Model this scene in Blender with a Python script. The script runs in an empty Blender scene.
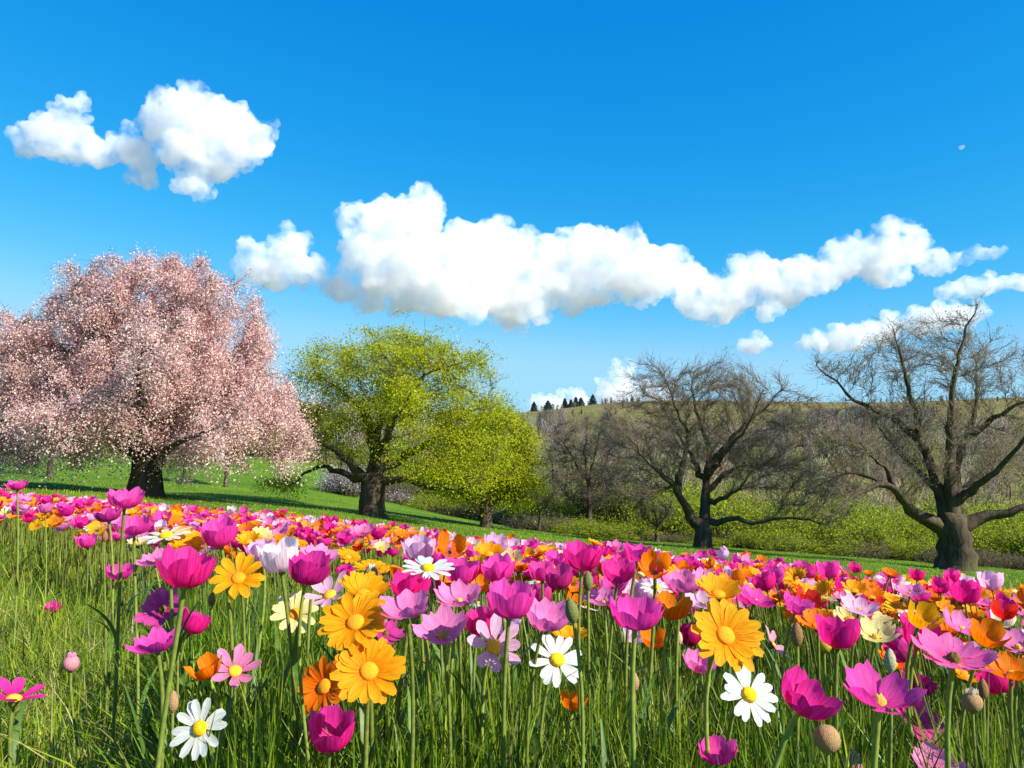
import bpy, math, random
import numpy as np
from mathutils import Vector, Matrix, noise as mnoise

random.seed(7)
rng = np.random.default_rng(11)
R = math.radians
SC = bpy.context.scene
COL = SC.collection

# ------------------------------------------------------------------ camera
F = 800.0                       # focal length in pixels of a 1024 wide frame
EYE = 0.80
PITCH = math.atan(66 / F)
cam_d = bpy.data.cameras.new('camera')
cam_d.sensor_width = 36.0
cam_d.lens = 36.0 * F / 1024
cam_d.clip_start = 0.05
cam_d.clip_end = 30000
cam = bpy.data.objects.new('camera', cam_d)
COL.objects.link(cam)
cam.location = (0, 0, EYE)
cam.rotation_euler = (R(90) + PITCH, 0, 0)
SC.camera = cam

# ------------------------------------------------------------------ light
SUN_DIR = Vector((0.70, -0.42, 0.58)).normalized()      # towards the sun
sun_d = bpy.data.lights.new('sun', 'SUN')
sun_d.energy = 4.6
sun_d.angle = R(0.5)
sun_d.color = (1.0, 0.95, 0.86)
sun = bpy.data.objects.new('sun', sun_d)
COL.objects.link(sun)
sun.location = (20, -20, 40)
sun.rotation_euler = SUN_DIR.to_track_quat('Z', 'Y').to_euler()

world = bpy.data.worlds.new('World')
SC.world = world
world.use_nodes = True
wn, wl = world.node_tree.nodes, world.node_tree.links
wn.clear()
w_out = wn.new('ShaderNodeOutputWorld')
w_bg = wn.new('ShaderNodeBackground')
w_sky = wn.new('ShaderNodeTexSky')
w_sky.sky_type = 'NISHITA'
w_sky.sun_disc = False
w_sky.sun_elevation = math.asin(SUN_DIR.z)
w_sky.sun_rotation = math.atan2(SUN_DIR.x, SUN_DIR.y)
w_sky.air_density = 1.0
w_sky.dust_density = 0.0
w_sky.ozone_density = 2.2
# grade of the sky: deeper azure overhead, pale cyan near the horizon
w_sep = wn.new('ShaderNodeSeparateColor')
w_com = wn.new('ShaderNodeCombineColor')
wl.new(w_sky.outputs[0], w_sep.inputs[0])
for ch, (gain, power, out) in enumerate(((0.165, 3.4, 12.7), (0.165, 0.92, 4.6), (0.165, 0.46, 5.75))):
    m1 = wn.new('ShaderNodeMath'); m1.operation = 'MULTIPLY'; m1.inputs[1].default_value = gain
    m2 = wn.new('ShaderNodeMath'); m2.operation = 'POWER'; m2.inputs[1].default_value = power
    m3 = wn.new('ShaderNodeMath'); m3.operation = 'MULTIPLY'; m3.inputs[1].default_value = out
    mc = wn.new('ShaderNodeMath'); mc.operation = 'SMOOTH_MIN'; mc.inputs[1].default_value = (0.585, 0.90, 1.1)[ch]; mc.inputs[2].default_value = 0.15
    wl.new(w_sep.outputs[ch], m1.inputs[0]); wl.new(m1.outputs[0], mc.inputs[0]); wl.new(mc.outputs[0], m2.inputs[0]); wl.new(m2.outputs[0], m3.inputs[0])
    wl.new(m3.outputs[0], w_com.inputs[ch])
w_bg.inputs['Strength'].default_value = 0.09
wl.new(w_com.outputs[0], w_bg.inputs['Color'])
wl.new(w_bg.outputs[0], w_out.inputs['Surface'])

SC.view_settings.view_transform = 'Standard'
SC.view_settings.look = 'None'
SC.view_settings.exposure = 1.0
SC.view_settings.gamma = 1.0
SC.view_settings.use_curve_mapping = False
SC.render.engine = 'CYCLES'
cy = SC.cycles
cy.max_bounces = 24
cy.diffuse_bounces = 6
cy.glossy_bounces = 1
cy.transmission_bounces = 4
cy.transparent_max_bounces = 8
cy.volume_bounces = 16
cy.use_denoising = True
cy.use_adaptive_sampling = False
cy.sample_clamp_indirect = 6.0


def at(px, py, d):
    """The point seen at pixel (px, py) at the depth d metres along +y."""
    x, u = (px - 512) / F, (384 - py) / F
    dy = math.cos(PITCH) - u * math.sin(PITCH)
    dz = math.sin(PITCH) + u * math.cos(PITCH)
    t = d / dy
    return np.array((x * t, d, EYE + dz * t))


def project(p):
    y, z = p[..., 1], p[..., 2] - EYE
    f = y * math.cos(PITCH) + z * math.sin(PITCH)
    u = -y * math.sin(PITCH) + z * math.cos(PITCH)
    return 512 + F * p[..., 0] / f, 384 - F * u / f


# ------------------------------------------------------------------ helpers
def link_mesh(name, me, mat=None, parent=None, color=None):
    o = bpy.data.objects.new(name, me)
    COL.objects.link(o)
    if mat is not None and len(me.materials) == 0:
        me.materials.append(mat)
    if parent is not None:
        o.parent = parent
    if color is not None:
        o.color = color
    return o


def make_mesh(name, v, tris=None, quads=None, tint=None, smooth=True, uv=None):
    """Mesh from numpy arrays; tint is a per vertex colour, uv per vertex."""
    v = np.asarray(v, dtype=np.float32)
    parts, sizes = [], []
    if quads is not None and len(quads):
        q = np.asarray(quads, dtype=np.int32)
        parts.append(q.ravel()); sizes.append(np.full(len(q), 4, np.int32))
    if tris is not None and len(tris):
        t = np.asarray(tris, dtype=np.int32)
        parts.append(t.ravel()); sizes.append(np.full(len(t), 3, np.int32))
    loops = np.concatenate(parts)
    sizes = np.concatenate(sizes)
    me = bpy.data.meshes.new(name)
    me.vertices.add(len(v))
    me.vertices.foreach_set('co', v.ravel())
    me.loops.add(len(loops))
    me.loops.foreach_set('vertex_index', loops)
    me.polygons.add(len(sizes))
    starts = np.zeros(len(sizes), np.int32)
    starts[1:] = np.cumsum(sizes)[:-1]
    me.polygons.foreach_set('loop_start', starts)
    me.polygons.foreach_set('loop_total', sizes)
    me.polygons.foreach_set('use_smooth', np.full(len(sizes), smooth, bool))
    me.update(calc_edges=True)
    if tint is not None:
        a = me.attributes.new('tint', 'FLOAT_COLOR', 'POINT')
        c = np.ones((len(v), 4), np.float32)
        c[:, :3] = tint
        a.data.foreach_set('color', c.ravel())
    if uv is not None:
        l = me.uv_layers.new(name='UVMap')
        l.data.foreach_set('uv', np.asarray(uv, np.float32)[loops].ravel())
    me.validate(clean_customdata=False)
    return me


def empty(name, loc, label, cat, group=None):
    o = bpy.data.objects.new(name, None)
    o.empty_display_size = 0.05
    COL.objects.link(o)
    o.location = loc
    o['label'] = label
    o['category'] = cat
    if group:
        o['group'] = group
    return o


def tag(o, label=None, cat=None, group=None, kind=None):
    for k, x in (('label', label), ('category', cat), ('group', group), ('kind', kind)):
        if x:
            o[k] = x
    return o


class NT:
    def __init__(self, name):
        self.m = bpy.data.materials.new(name)
        self.m.use_nodes = True
        self.n, self.l = self.m.node_tree.nodes, self.m.node_tree.links
        self.n.clear()
        self.out = self.n.new('ShaderNodeOutputMaterial')

    def new(self, t, **kw):
        x = self.n.new(t)
        for k, v in kw.items():
            if k.startswith('_'):
                setattr(x, k[1:], v)
            else:
                x.inputs[k.replace('__', ' ')].default_value = v
        return x

    def noise(self, scale, detail=4.0, vec=None, rough=0.55):
        x = self.new('ShaderNodeTexNoise', Scale=scale, Detail=detail, Roughness=rough)
        if vec is not None:
            self.l.new(vec, x.inputs['Vector'])
        return x.outputs['Fac']

    def ramp(self, fac, stops):
        x = self.n.new('ShaderNodeValToRGB')
        e = x.color_ramp.elements
        while len(e) < len(stops):
            e.new(0.5)
        for el, (p, c) in zip(e, stops):
            el.position = p
            el.color = (*c, 1) if len(c) == 3 else c
        self.l.new(fac, x.inputs[0])
        return x.outputs[0]

    def mixc(self, a, b, fac, mode='MIX'):
        x = self.n.new('ShaderNodeMix')
        x.data_type = 'RGBA'
        x.blend_type = mode
        for sock, val in ((x.inputs[0], fac), (x.inputs[6], a), (x.inputs[7], b)):
            if isinstance(val, (int, float)):
                sock.default_value = val
            elif isinstance(val, tuple):
                sock.default_value = (*val, 1)
            else:
                self.l.new(val, sock)
        return x.outputs[2]

    def math(self, op, a, b=0.0):
        x = self.n.new('ShaderNodeMath')
        x.operation = op
        for s, v in ((x.inputs[0], a), (x.inputs[1], b)):
            if isinstance(v, (int, float)):
                s.default_value = v
            else:
                self.l.new(v, s)
        return x.outputs[0]

    def principled(self, color, rough=0.8, spec=0.3, bump=None, bump_s=0.3, dist=0.02):
        b = self.n.new('ShaderNodeBsdfPrincipled')
        b.inputs['Roughness'].default_value = rough
        b.inputs['Specular IOR Level'].default_value = spec
        if isinstance(color, tuple):
            b.inputs['Base Color'].default_value = (*color, 1)
        else:
            self.l.new(color, b.inputs['Base Color'])
        if bump is not None:
            bm = self.new('ShaderNodeBump', Strength=bump_s, Distance=dist)
            self.l.new(bump, bm.inputs['Height'])
            self.l.new(bm.outputs[0], b.inputs['Normal'])
        return b

    def leafy(self, color, trans=0.4, rough=0.55, spec=0.25, trans_color=None, bump=None):
        """Thin leaf or petal: principled front plus light through it."""
        b = self.principled(color, rough, spec, bump=bump, bump_s=0.5, dist=0.0012)
        t = self.n.new('ShaderNodeBsdfTranslucent')
        c = trans_color if trans_color is not None else color
        if isinstance(c, tuple):
            t.inputs[0].default_value = (*c, 1)
        else:
            self.l.new(c, t.inputs[0])
        mx = self.n.new('ShaderNodeMixShader')
        mx.inputs[0].default_value = trans
        self.l.new(b.outputs[0], mx.inputs[1])
        self.l.new(t.outputs[0], mx.inputs[2])
        self.l.new(mx.outputs[0], self.out.inputs[0])
        return self.m

    def tint(self):
        a = self.n.new('ShaderNodeAttribute')
        a.attribute_name = 'tint'
        return a.outputs['Color']

    def finish(self, b):
        self.l.new(b.outputs[0], self.out.inputs[0])
        return self.m


def mat_bark(name, dark, light, scale=6.0):
    t = NT(name)
    tc = t.n.new('ShaderNodeTexCoord')
    mp = t.new('ShaderNodeMapping')
    mp.inputs['Scale'].default_value = (scale, scale, scale * 0.22)
    t.l.new(tc.outputs['Object'], mp.inputs[0])
    f = t.noise(1.0, 6.0, mp.outputs[0], 0.65)
    moss = t.noise(0.9, 3.0, tc.outputs['Object'])
    c = t.ramp(f, [(0.3, dark), (0.7, light)])
    c = t.mixc(c, (0.075, 0.085, 0.022), t.ramp(moss, [(0.5, (0, 0, 0)), (0.7, (0.55, 0.55, 0.55))]))
    return t.finish(t.principled(c, 0.9, 0.15, bump=f, bump_s=0.9, dist=0.06))


def mat_tint(name, trans=0.4, rough=0.6, spec=0.2):
    t = NT(name)
    return t.leafy(t.tint(), trans, rough, spec)


def mat_tint_solid(name, rough=0.9):
    t = NT(name)
    return t.finish(t.principled(t.tint(), rough, 0.1))


def mat_petal(name, individual):
    t = NT(name)
    if individual:
        oi = t.n.new('ShaderNodeObjectInfo')
        base = oi.outputs['Color']
    else:
        base = t.tint()
    uv = t.n.new('ShaderNodeUVMap')
    uv.uv_map = 'UVMap'
    mp = t.new('ShaderNodeMapping')
    mp.inputs['Scale'].default_value = (9.0, 0.9, 1.0)
    t.l.new(uv.outputs[0], mp.inputs[0])
    st = t.noise(2.2, 4.0, mp.outputs[0], 0.6)
    sep = t.n.new('ShaderNodeSeparateXYZ')
    t.l.new(uv.outputs[0], sep.inputs[0])
    v = sep.outputs[1]
    # veins along the petal, a paler rim and a deeper throat: pigment, its contrast raised to paint in highlights and shadows
    hsv = t.new('ShaderNodeHueSaturation', Saturation=1.0)
    t.l.new(base, hsv.inputs['Color'])
    val = t.ramp(st, [(0.3, (0.55, 0.55, 0.55)), (0.5, (0.95, 0.95, 0.95)), (0.72, (1.35, 1.35, 1.35))])
    t.l.new(val, hsv.inputs['Value'])
    rim = t.ramp(v, [(0.45, (0, 0, 0)), (1.0, (1, 1, 1))])
    fine = t.ramp(st, [(0.42, (0, 0, 0)), (0.75, (1, 1, 1))])
    if individual:
        amount = t.math('MULTIPLY', oi.outputs['Random'], 0.9)
    else:
        amount = 0.3
    k = t.math('MULTIPLY', t.math('MULTIPLY', rim, fine), amount)
    wash = t.new('ShaderNodeGamma', Gamma=0.62)
    t.l.new(hsv.outputs[0], wash.inputs['Color'])
    pale = t.mixc(hsv.outputs[0], wash.outputs[0], k)
    deep = t.new('ShaderNodeGamma', Gamma=1.45)
    t.l.new(pale, deep.inputs['Color'])
    pale = t.mixc(pale, deep.outputs[0], t.ramp(v, [(0.12, (0.9, 0.9, 0.9)), (0.5, (0, 0, 0))]))
    # the inner face of a petal is a little lighter than the outer
    geo = t.n.new('ShaderNodeNewGeometry')
    light = t.new('ShaderNodeGamma', Gamma=0.80)
    t.l.new(pale, light.inputs['Color'])
    col = t.mixc(pale, light.outputs[0], geo.outputs['Backfacing'])
    return t.leafy(col, 0.50, 0.55, 0.16, bump=st)


def mat_obj(name, rough=0.6, bump=0.0, bscale=300, trans=0.0, var=0.25):
    """Colour from the object's own colour with a little mottling."""
    t = NT(name)
    oi = t.n.new('ShaderNodeObjectInfo')
    tc = t.n.new('ShaderNodeTexCoord')
    f = t.noise(bscale, 3.0, tc.outputs['Object'])
    v = t.ramp(f, [(0.3, (1 - var,) * 3), (0.7, (1 + var,) * 3)])
    c = t.mixc(oi.outputs['Color'], v, 1.0, 'MULTIPLY')
    if trans:
        return t.leafy(c, trans, rough, 0.3)
    return t.finish(t.principled(c, rough, 0.3, bump=f if bump else None, bump_s=bump, dist=0.002))


# ------------------------------------------------------------------ terrain
RIDGE_PX = np.array([-2500, -700, -100, 200, 300, 420, 530, 600, 700, 1024, 1500, 3000], float)
RIDGE_Y = np.array([440, 446, 446, 437, 429, 421, 413, 407, 405, 402, 404, 430], float)
HILL_D = 340.0


def sst(x, a, b):
    t = np.clip((x - a) / (b - a), 0, 1)
    return t * t * (3 - 2 * t)


def terrain(x, y):
    x, y = np.asarray(x, float), np.asarray(y, float)
    yy = np.minimum(np.maximum(y, -60), 75)
    xx = np.clip(x, -45, 45)
    z = -0.075 * xx - 0.062 * yy
    z = z - 0.025 * np.clip(yy - 8, 0, None) * sst(x, -14, 5)
    # rise at the left behind the blossom tree
    z = z + 4.2 * sst(y, 34, 85) * sst(-x, 0, 22)
    # the hill
    r = np.hypot(x, y)
    z = z + 0.13 * (1 - sst(r, 1.2, 8))
    px = 512 + F * x / np.maximum(y, 1e-3)
    px = np.where(y <= 5, np.where(x < 0, -2500.0, 3000.0), px)
    ry = np.interp(px, RIDGE_PX, RIDGE_Y)
    top = EYE + (450 - ry) / F * HILL_D
    k = np.clip((y - 95) / (HILL_D - 95), 0, 1.35)
    prof = np.where(k < 1, np.sin(np.clip(k, 0, 1) * math.pi / 2) ** 1.25, 1 - (k - 1) * 0.6)
    zv = z - 1.5 * sst(y, 50, 100)
    h = zv + (top - zv) * np.clip(prof, 0, 1)
    z = np.where(y > 50, h, z)
    z = z + 0.05 * np.sin(x * 0.9 + 1.3 * np.sin(y * 0.35)) * np.sin(y * 0.55 + 0.7) * sst(r, 2, 12)
    z = z + 1.0 * np.sin(x * 0.043 + 2) * np.sin(y * 0.031 + 1) * sst(y, 110, 220)
    return z


def tz(x, y):
    return float(terrain(x, y))


radii = np.concatenate([np.linspace(0.0, 12, 49)[1:], np.geomspace(12.4, 80, 62), np.geomspace(83, 520, 60), np.geomspace(560, 6000, 14)])
NA = 540
ang = np.linspace(0, 2 * math.pi, NA, endpoint=False)
ca, sa = np.cos(ang), np.sin(ang)


def ring_sheet(name, rr, mat, centre=False):
    X = rr[:, None] * sa[None]; Y = rr[:, None] * ca[None]
    Z = terrain(X, Y)
    V = np.stack([X, Y, Z], -1).reshape(-1, 3)
    i = np.arange(len(rr) - 1)[:, None] * NA + np.arange(NA)[None]
    j = np.arange(len(rr) - 1)[:, None] * NA + (np.arange(NA)[None] + 1) % NA
    q = np.stack([i, i + NA, j + NA, j], -1).reshape(-1, 4)
    tr = None
    if centre:
        V = np.concatenate([V, [[0, 0, tz(0, 0)]]])
        c = len(V) - 1
        tr = np.stack([np.full(NA, c), np.arange(NA), (np.arange(NA) + 1) % NA], -1)
    return tag(link_mesh(name, make_mesh(name, V, tr, q[:, ::-1]), mat), kind='structure')


t = NT('turf')
tc = t.n.new('ShaderNodeTexCoord')
n1 = t.noise(0.35, 5.0, tc.outputs['Object'])
n2 = t.noise(38.0, 4.0, tc.outputs['Object'], 0.7)
c = t.ramp(n1, [(0.3, (0.065, 0.145, 0.010)), (0.55, (0.105, 0.20, 0.012)), (0.75, (0.16, 0.24, 0.022))])
c = t.mixc(c, t.ramp(n2, [(0.3, (0.45, 0.45, 0.4)), (0.7, (1.5, 1.45, 1.3))]), 1.0, 'MULTIPLY')
M_TURF = t.finish(t.principled(c, 0.95, 0.1, bump=n2, bump_s=0.8, dist=0.05))

t = NT('hill_grass')
tc = t.n.new('ShaderNodeTexCoord')
n1 = t.noise(0.022, 5.0, tc.outputs['Object'])
n2 = t.noise(0.9, 5.0, tc.outputs['Object'], 0.7)
mp = t.new('ShaderNodeMapping')
mp.inputs['Scale'].default_value = (0.006, 0.05, 0.05)
t.l.new(tc.outputs['Object'], mp.inputs[0])
n3 = t.noise(1.0, 3.0, mp.outputs[0])
c = t.ramp(n1, [(0.32, (0.115, 0.100, 0.034)), (0.5, (0.19, 0.155, 0.055)), (0.68, (0.25, 0.195, 0.075))])
c = t.mixc(c, (0.15, 0.165, 0.045), t.ramp(n3, [(0.5, (0, 0, 0)), (0.64, (0.7, 0.7, 0.7))]))
c = t.mixc(c, t.ramp(n2, [(0.3, (0.6, 0.6, 0.6)), (0.7, (1.3, 1.3, 1.3))]), 1.0, 'MULTIPLY')
M_HILL = t.finish(t.principled(c, 0.95, 0.05, bump=n2, bump_s=0.6, dist=0.5))

cut = int(np.searchsorted(radii, 79.9)) + 1
ring_sheet('ground', radii[:cut], M_TURF, True)
ring_sheet('hills', radii[cut - 1:], M_HILL)

# ------------------------------------------------------------------ clouds
t = NT('cloud_vapour')
vol = t.n.new('ShaderNodeVolumeScatter')
vol.inputs['Color'].default_value = (0.84, 0.855, 0.885, 1)
vol.inputs['Density'].default_value = 0.022
vol.inputs['Anisotropy'].default_value = 0.0
tc = t.n.new('ShaderNodeTexCoord')
n1 = t.noise(0.016, 7.0, tc.outputs['Object'], 0.62)
mr = t.new('ShaderNodeMapRange')
mr.inputs['From Min'].default_value = 0.40
mr.inputs['From Max'].default_value = 0.60
mr.inputs['To Min'].default_value = 0.0008
mr.inputs['To Max'].default_value = 0.036
t.l.new(n1, mr.inputs['Value'])
t.l.new(mr.outputs[0], vol.inputs['Density'])
t.l.new(vol.outputs[0], t.out.inputs['Volume'])
M_CLOUD = t.m

_s = math.sqrt
ICO = None


def ico():
    global ICO
    if ICO is None:
        import bmesh
        bm = bmesh.new()
        bmesh.ops.create_icosphere(bm, subdivisions=2, radius=1.0)
        bm.verts.ensure_lookup_table()
        v = np.array([x.co[:] for x in bm.verts])
        f = np.array([[y.index for y in x.verts] for x in bm.faces])
        bm.free()
        ICO = (v, f)
    return ICO


def cloud(label, blobs, D=2200.0, lumps=14, voxel=3.6, flat=0.8, rough=1.0, seed=1):
    """A cumulus: overlapping puffs remeshed into one closed body of vapour."""
    r_ = np.random.default_rng(seed)
    v0, f0 = ico()
    m_px = D / F
    V, T, n = [], [], 0
    mids = [((a[0] + b[0]) / 2, (a[1] + b[1]) / 2, (a[2] + b[2]) / 2) for a, b in zip(blobs, blobs[1:]) if math.hypot(a[0] - b[0], a[1] - b[1]) < 30 and max(a[2], b[2]) < 15]
    blobs = list(blobs) + mids

    def add(c, rad, sz=1.0):
        nonlocal n
        V.append(v0 * np.array([rad, rad, rad * sz]) + c)
        T.append(f0 + n)
        n += len(v0)
    for (bx, by, br) in blobs:
        rad = br * m_px * 1.36
        c = at(bx, by, D + r_.normal() * rad * 0.35)
        add(c, rad * 0.92, flat)
        k = lumps if br > 9 else lumps // 2
        for _ in range(k):
            d = r_.normal(size=3)
            d[2] = d[2] * 0.8 + 0.35
            d /= np.linalg.norm(d)
            rr = rad * r_.uniform(0.18, 0.42)
            add(c + d * rad * r_.uniform(0.72, 0.95) * np.array([1, 1, flat]), rr)
    V = np.concatenate(V); T = np.concatenate(T)
    base = V.mean(0)
    me = make_mesh('cloud', V - base, T)
    o = link_mesh('cloud', me, M_CLOUD)
    o.location = base
    rm = o.modifiers.new('remesh', 'REMESH')
    rm.mode = 'VOXEL'
    rm.voxel_size = voxel * D / 2200
    for k, (sc, st) in enumerate(((70, 46), (26, 32), (10, 14))):
        tx = bpy.data.textures.new('cloud_lumps', 'CLOUDS')
        tx.noise_scale = sc * D / 2200
        tx.noise_depth = 2
        dm = o.modifiers.new('lumps', 'DISPLACE')
        dm.texture = tx
        dm.texture_coords = 'LOCAL'
        dm.strength = st * rough * D / 2200
        dm.mid_level = 0.5
    r2 = o.modifiers.new('remesh', 'REMESH')
    r2.mode = 'VOXEL'
    r2.voxel_size = voxel * 0.8 * D / 2200
    tag(o, label, 'cloud', 'clouds in the blue sky')
    return o


cloud('broad white cloud at upper left joined from a thin and a plump part',
      [(62, 118, 14), (80, 105, 9), (50, 140, 20), (78, 148, 17), (30, 145, 14), (100, 152, 13), (122, 148, 15), (128, 130, 9), (140, 158, 16),
       (168, 125, 24), (195, 118, 28), (225, 128, 26), (250, 138, 20), (262, 132, 12), (185, 150, 24), (210, 160, 22), (195, 182, 14), (150, 180, 9), (128, 178, 7), (200, 195, 8), (240, 155, 14)], seed=3)
cloud('small rounded white cloud between the blossom tree and the long cloud',
      [(262, 262, 20), (288, 250, 19), (275, 275, 18), (300, 270, 17), (316, 272, 10), (255, 278, 11)], seed=5)
cloud('largest cloud in the sky with a grey base and tall peak at one end',
      [(385, 225, 28), (425, 205, 15), (412, 222, 24), (365, 252, 20), (345, 290, 16), (372, 296, 18), (390, 270, 32), (430, 265, 34), (470, 262, 32), (505, 258, 30), (500, 235, 12),
       (545, 262, 30), (585, 260, 28), (620, 262, 27), (655, 268, 23), (600, 250, 18), (685, 275, 17), (430, 292, 24), (480, 295, 24), (530, 296, 22), (575, 290, 22), (515, 318, 12), (500, 318, 8), (620, 285, 18), (410, 282, 30), (455, 290, 28), (505, 290, 28), (550, 285, 26), (600, 282, 24), (640, 285, 18), (665, 285, 14)], lumps=16, seed=7)
cloud('stepped white cloud trailing off towards the bare tree from the largest cloud',
      [(698, 300, 20), (730, 295, 22), (715, 315, 13), (758, 285, 24), (745, 265, 13), (785, 285, 22), (770, 312, 10), (812, 275, 20), (840, 262, 22), (865, 258, 22), (895, 248, 22), (905, 238, 14), (885, 270, 18), (930, 262, 13), (950, 260, 11), (978, 256, 6), (1000, 251, 5)], seed=9)
cloud('long slanting cloud behind the top of the great bare tree',
      [(806, 345, 9), (825, 341, 10), (845, 338, 12), (868, 333, 12), (892, 329, 13), (918, 325, 13), (945, 319, 13), (970, 315, 11), (985, 313, 6)], D=2500, seed=11)
cloud('thin white cloud leaving the frame above the great bare tree',
      [(945, 292, 6), (962, 286, 9), (982, 281, 9), (1003, 283, 9), (1028, 283, 8), (1050, 284, 7)], D=2500, seed=13)
cloud('tiny round puff of cloud alone above the many stemmed bare tree',
      [(754, 342, 8), (762, 341, 8), (758, 346, 7), (770, 344, 4)], D=2500, lumps=8, voxel=3.0, seed=15)
cloud('low cloud rising over the ridge beside the many stemmed bare tree',
      [(620, 378, 11), (626, 368, 8), (610, 392, 10), (630, 390, 12), (645, 395, 12), (598, 380, 4), (618, 400, 12), (660, 398, 10)], D=3200, lumps=9, voxel=3.0, seed=17)
cloud('low cloud peeping over the ridge above the dark conifers',
      [(540, 404, 7), (536, 400, 5), (555, 402, 8), (570, 399, 8), (576, 395, 6), (585, 403, 8), (560, 410, 10)], D=3200, lumps=9, voxel=3.0, seed=19)
cloud('tiny wisp of cloud alone high in the open sky', [(962, 147, 1.5), (965, 146, 1.2)], lumps=6, voxel=1.5, rough=0.3, seed=21)


# ------------------------------------------------------------------ trees
M_BARK = mat_bark('bark', (0.027, 0.019, 0.012), (0.125, 0.090, 0.058))
M_TWIG = mat_tint_solid('twig_bark')
M_LEAF = mat_tint('spring_leaf', 0.55)
M_BLOSSOM = mat_tint('blossom', 0.45)


def norm(a):
    return a / np.maximum(np.linalg.norm(a, axis=-1, keepdims=True), 1e-9)


class Skel:
    def __init__(self, step):
        self.p, self.par, self.rmin, self.step, self.limb = [], [], [], step, []

    def limb_path(self, pts, r0, r1, is_limb=True):
        """Add a hand laid limb; it leaves the nearest node already there."""
        pts = np.asarray(pts, float)
        seg = np.linalg.norm(np.diff(pts, axis=0), axis=1)
        s = np.concatenate([[0], np.cumsum(seg)])
        n = max(2, int(s[-1] / self.step) + 1)
        ss = np.linspace(0, s[-1], n)
        # smooth the polyline a little
        q = np.stack([np.interp(ss, s, pts[:, k]) for k in range(3)], -1)
        for _ in range(2):
            q[1:-1] = 0.25 * q[:-2] + 0.5 * q[1:-1] + 0.25 * q[2:]
        wob = rng.normal(size=q.shape) * self.step * 0.10
        wob[0] = 0
        q += wob
        if self.p:
            P = np.array(self.p)
            prev = int(np.argmin(((P - q[0]) ** 2).sum(1)))
            start = 1
        else:
            prev, start = -1, 0
        for i in range(start, n):
            self.p.append(q[i]); self.par.append(prev); self.limb.append(is_limb)
            self.rmin.append(r0 + (r1 * 0.4 - r0) * (i / (n - 1)) ** 0.62)
            prev = len(self.p) - 1

    def colonize(self, attr, di, dk, iters=90, trop=(0, 0, 0.0), jitter=0.15, first=0, outward=0.3):
        P = list(self.p)
        A = attr.copy()
        Pn = np.array(P)
        d2 = ((A[:, None] - Pn[None, first:]) ** 2).sum(-1)
        near = d2.argmin(1) + first
        nd = np.sqrt(d2.min(1))
        alive = nd > dk
        A, near, nd = A[alive], near[alive], nd[alive]
        trop = np.array(trop)
        used = {}
        for _ in range(iters):
            if len(A) == 0:
                break
            m = nd < di
            if not m.any():
                break
            idx = near[m]
            dirs = norm(A[m] - np.array(P)[idx])
            u, inv = np.unique(idx, return_inverse=True)
            acc = np.zeros((len(u), 3))
            np.add.at(acc, inv, dirs)
            out = np.array(P)[u] - np.array(P)[0] - np.array((0, 0, np.array(P)[:first, 2].max() * 0.9 if first else 0))
            acc = norm(acc) + norm(out) * outward + trop + rng.normal(size=acc.shape) * jitter
            newp = np.array(P)[u] + norm(acc) * self.step
            keep = np.array([used.get(int(k), 0) < 3 for k in u])
            for k in u:
                used[int(k)] = used.get(int(k), 0) + 1
            if not keep.any():
                break
            base = len(P)
            for k, q in zip(u[keep], newp[keep]):
                P.append(q); self.p.append(q); self.par.append(int(k)); self.rmin.append(0); self.limb.append(False)
            nn = newp[keep]
            d2 = ((A[:, None] - nn[None]) ** 2).sum(-1)
            j = d2.argmin(1)
            dn = np.sqrt(d2[np.arange(len(A)), j])
            better = dn < nd
            near = np.where(better, j + base, near)
            nd = np.minimum(nd, dn)
            ok = nd > dk
            A, near, nd = A[ok], near[ok], nd[ok]

    def finish(self, tip=0.012, power=2.1):
        self.P = np.array(self.p)
        self.par = np.array(self.par)
        n = len(self.P)
        acc = np.zeros(n)
        r = np.zeros(n)
        self.kids = [[] for _ in range(n)]
        for i in range(n - 1, -1, -1):
            rr = acc[i] ** (1 / power) if acc[i] > 0 else tip
            r[i] = max(rr, self.rmin[i], tip)
            if self.limb[i] and self.rmin[i] > 0:
                r[i] = min(r[i], self.rmin[i] * 1.25)
            pa = self.par[i]
            if pa >= 0:
                acc[pa] += min(rr, 9) ** power
                self.kids[pa].append(i)
        # never thicker than the parent
        for i in range(n):
            pa = self.par[i]
            if pa >= 0:
                r[i] = min(r[i], r[pa])
        self.r = r
        self.dir = np.zeros((n, 3))
        for i in range(n):
            pa = self.par[i]
            self.dir[i] = self.P[i] - self.P[pa] if pa >= 0 else (0, 0, 1)
        self.dir = norm(self.dir)

    def chains(self, limb_only):
        """Polylines of node ids following the thickest child."""
        out = []
        stack = [(-1, 0)]
        while stack:
            pa, i = stack.pop()
            ch = [pa] if pa >= 0 else []
            while True:
                ch.append(i)
                k = self.kids[i]
                if not k:
                    break
                k = sorted(k, key=lambda q: -(self.r[q] + (0.5 if self.limb[q] else 0)))
                for q in k[1:]:
                    stack.append((i, q))
                i = k[0]
            out.append(ch)
        return out


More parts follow.
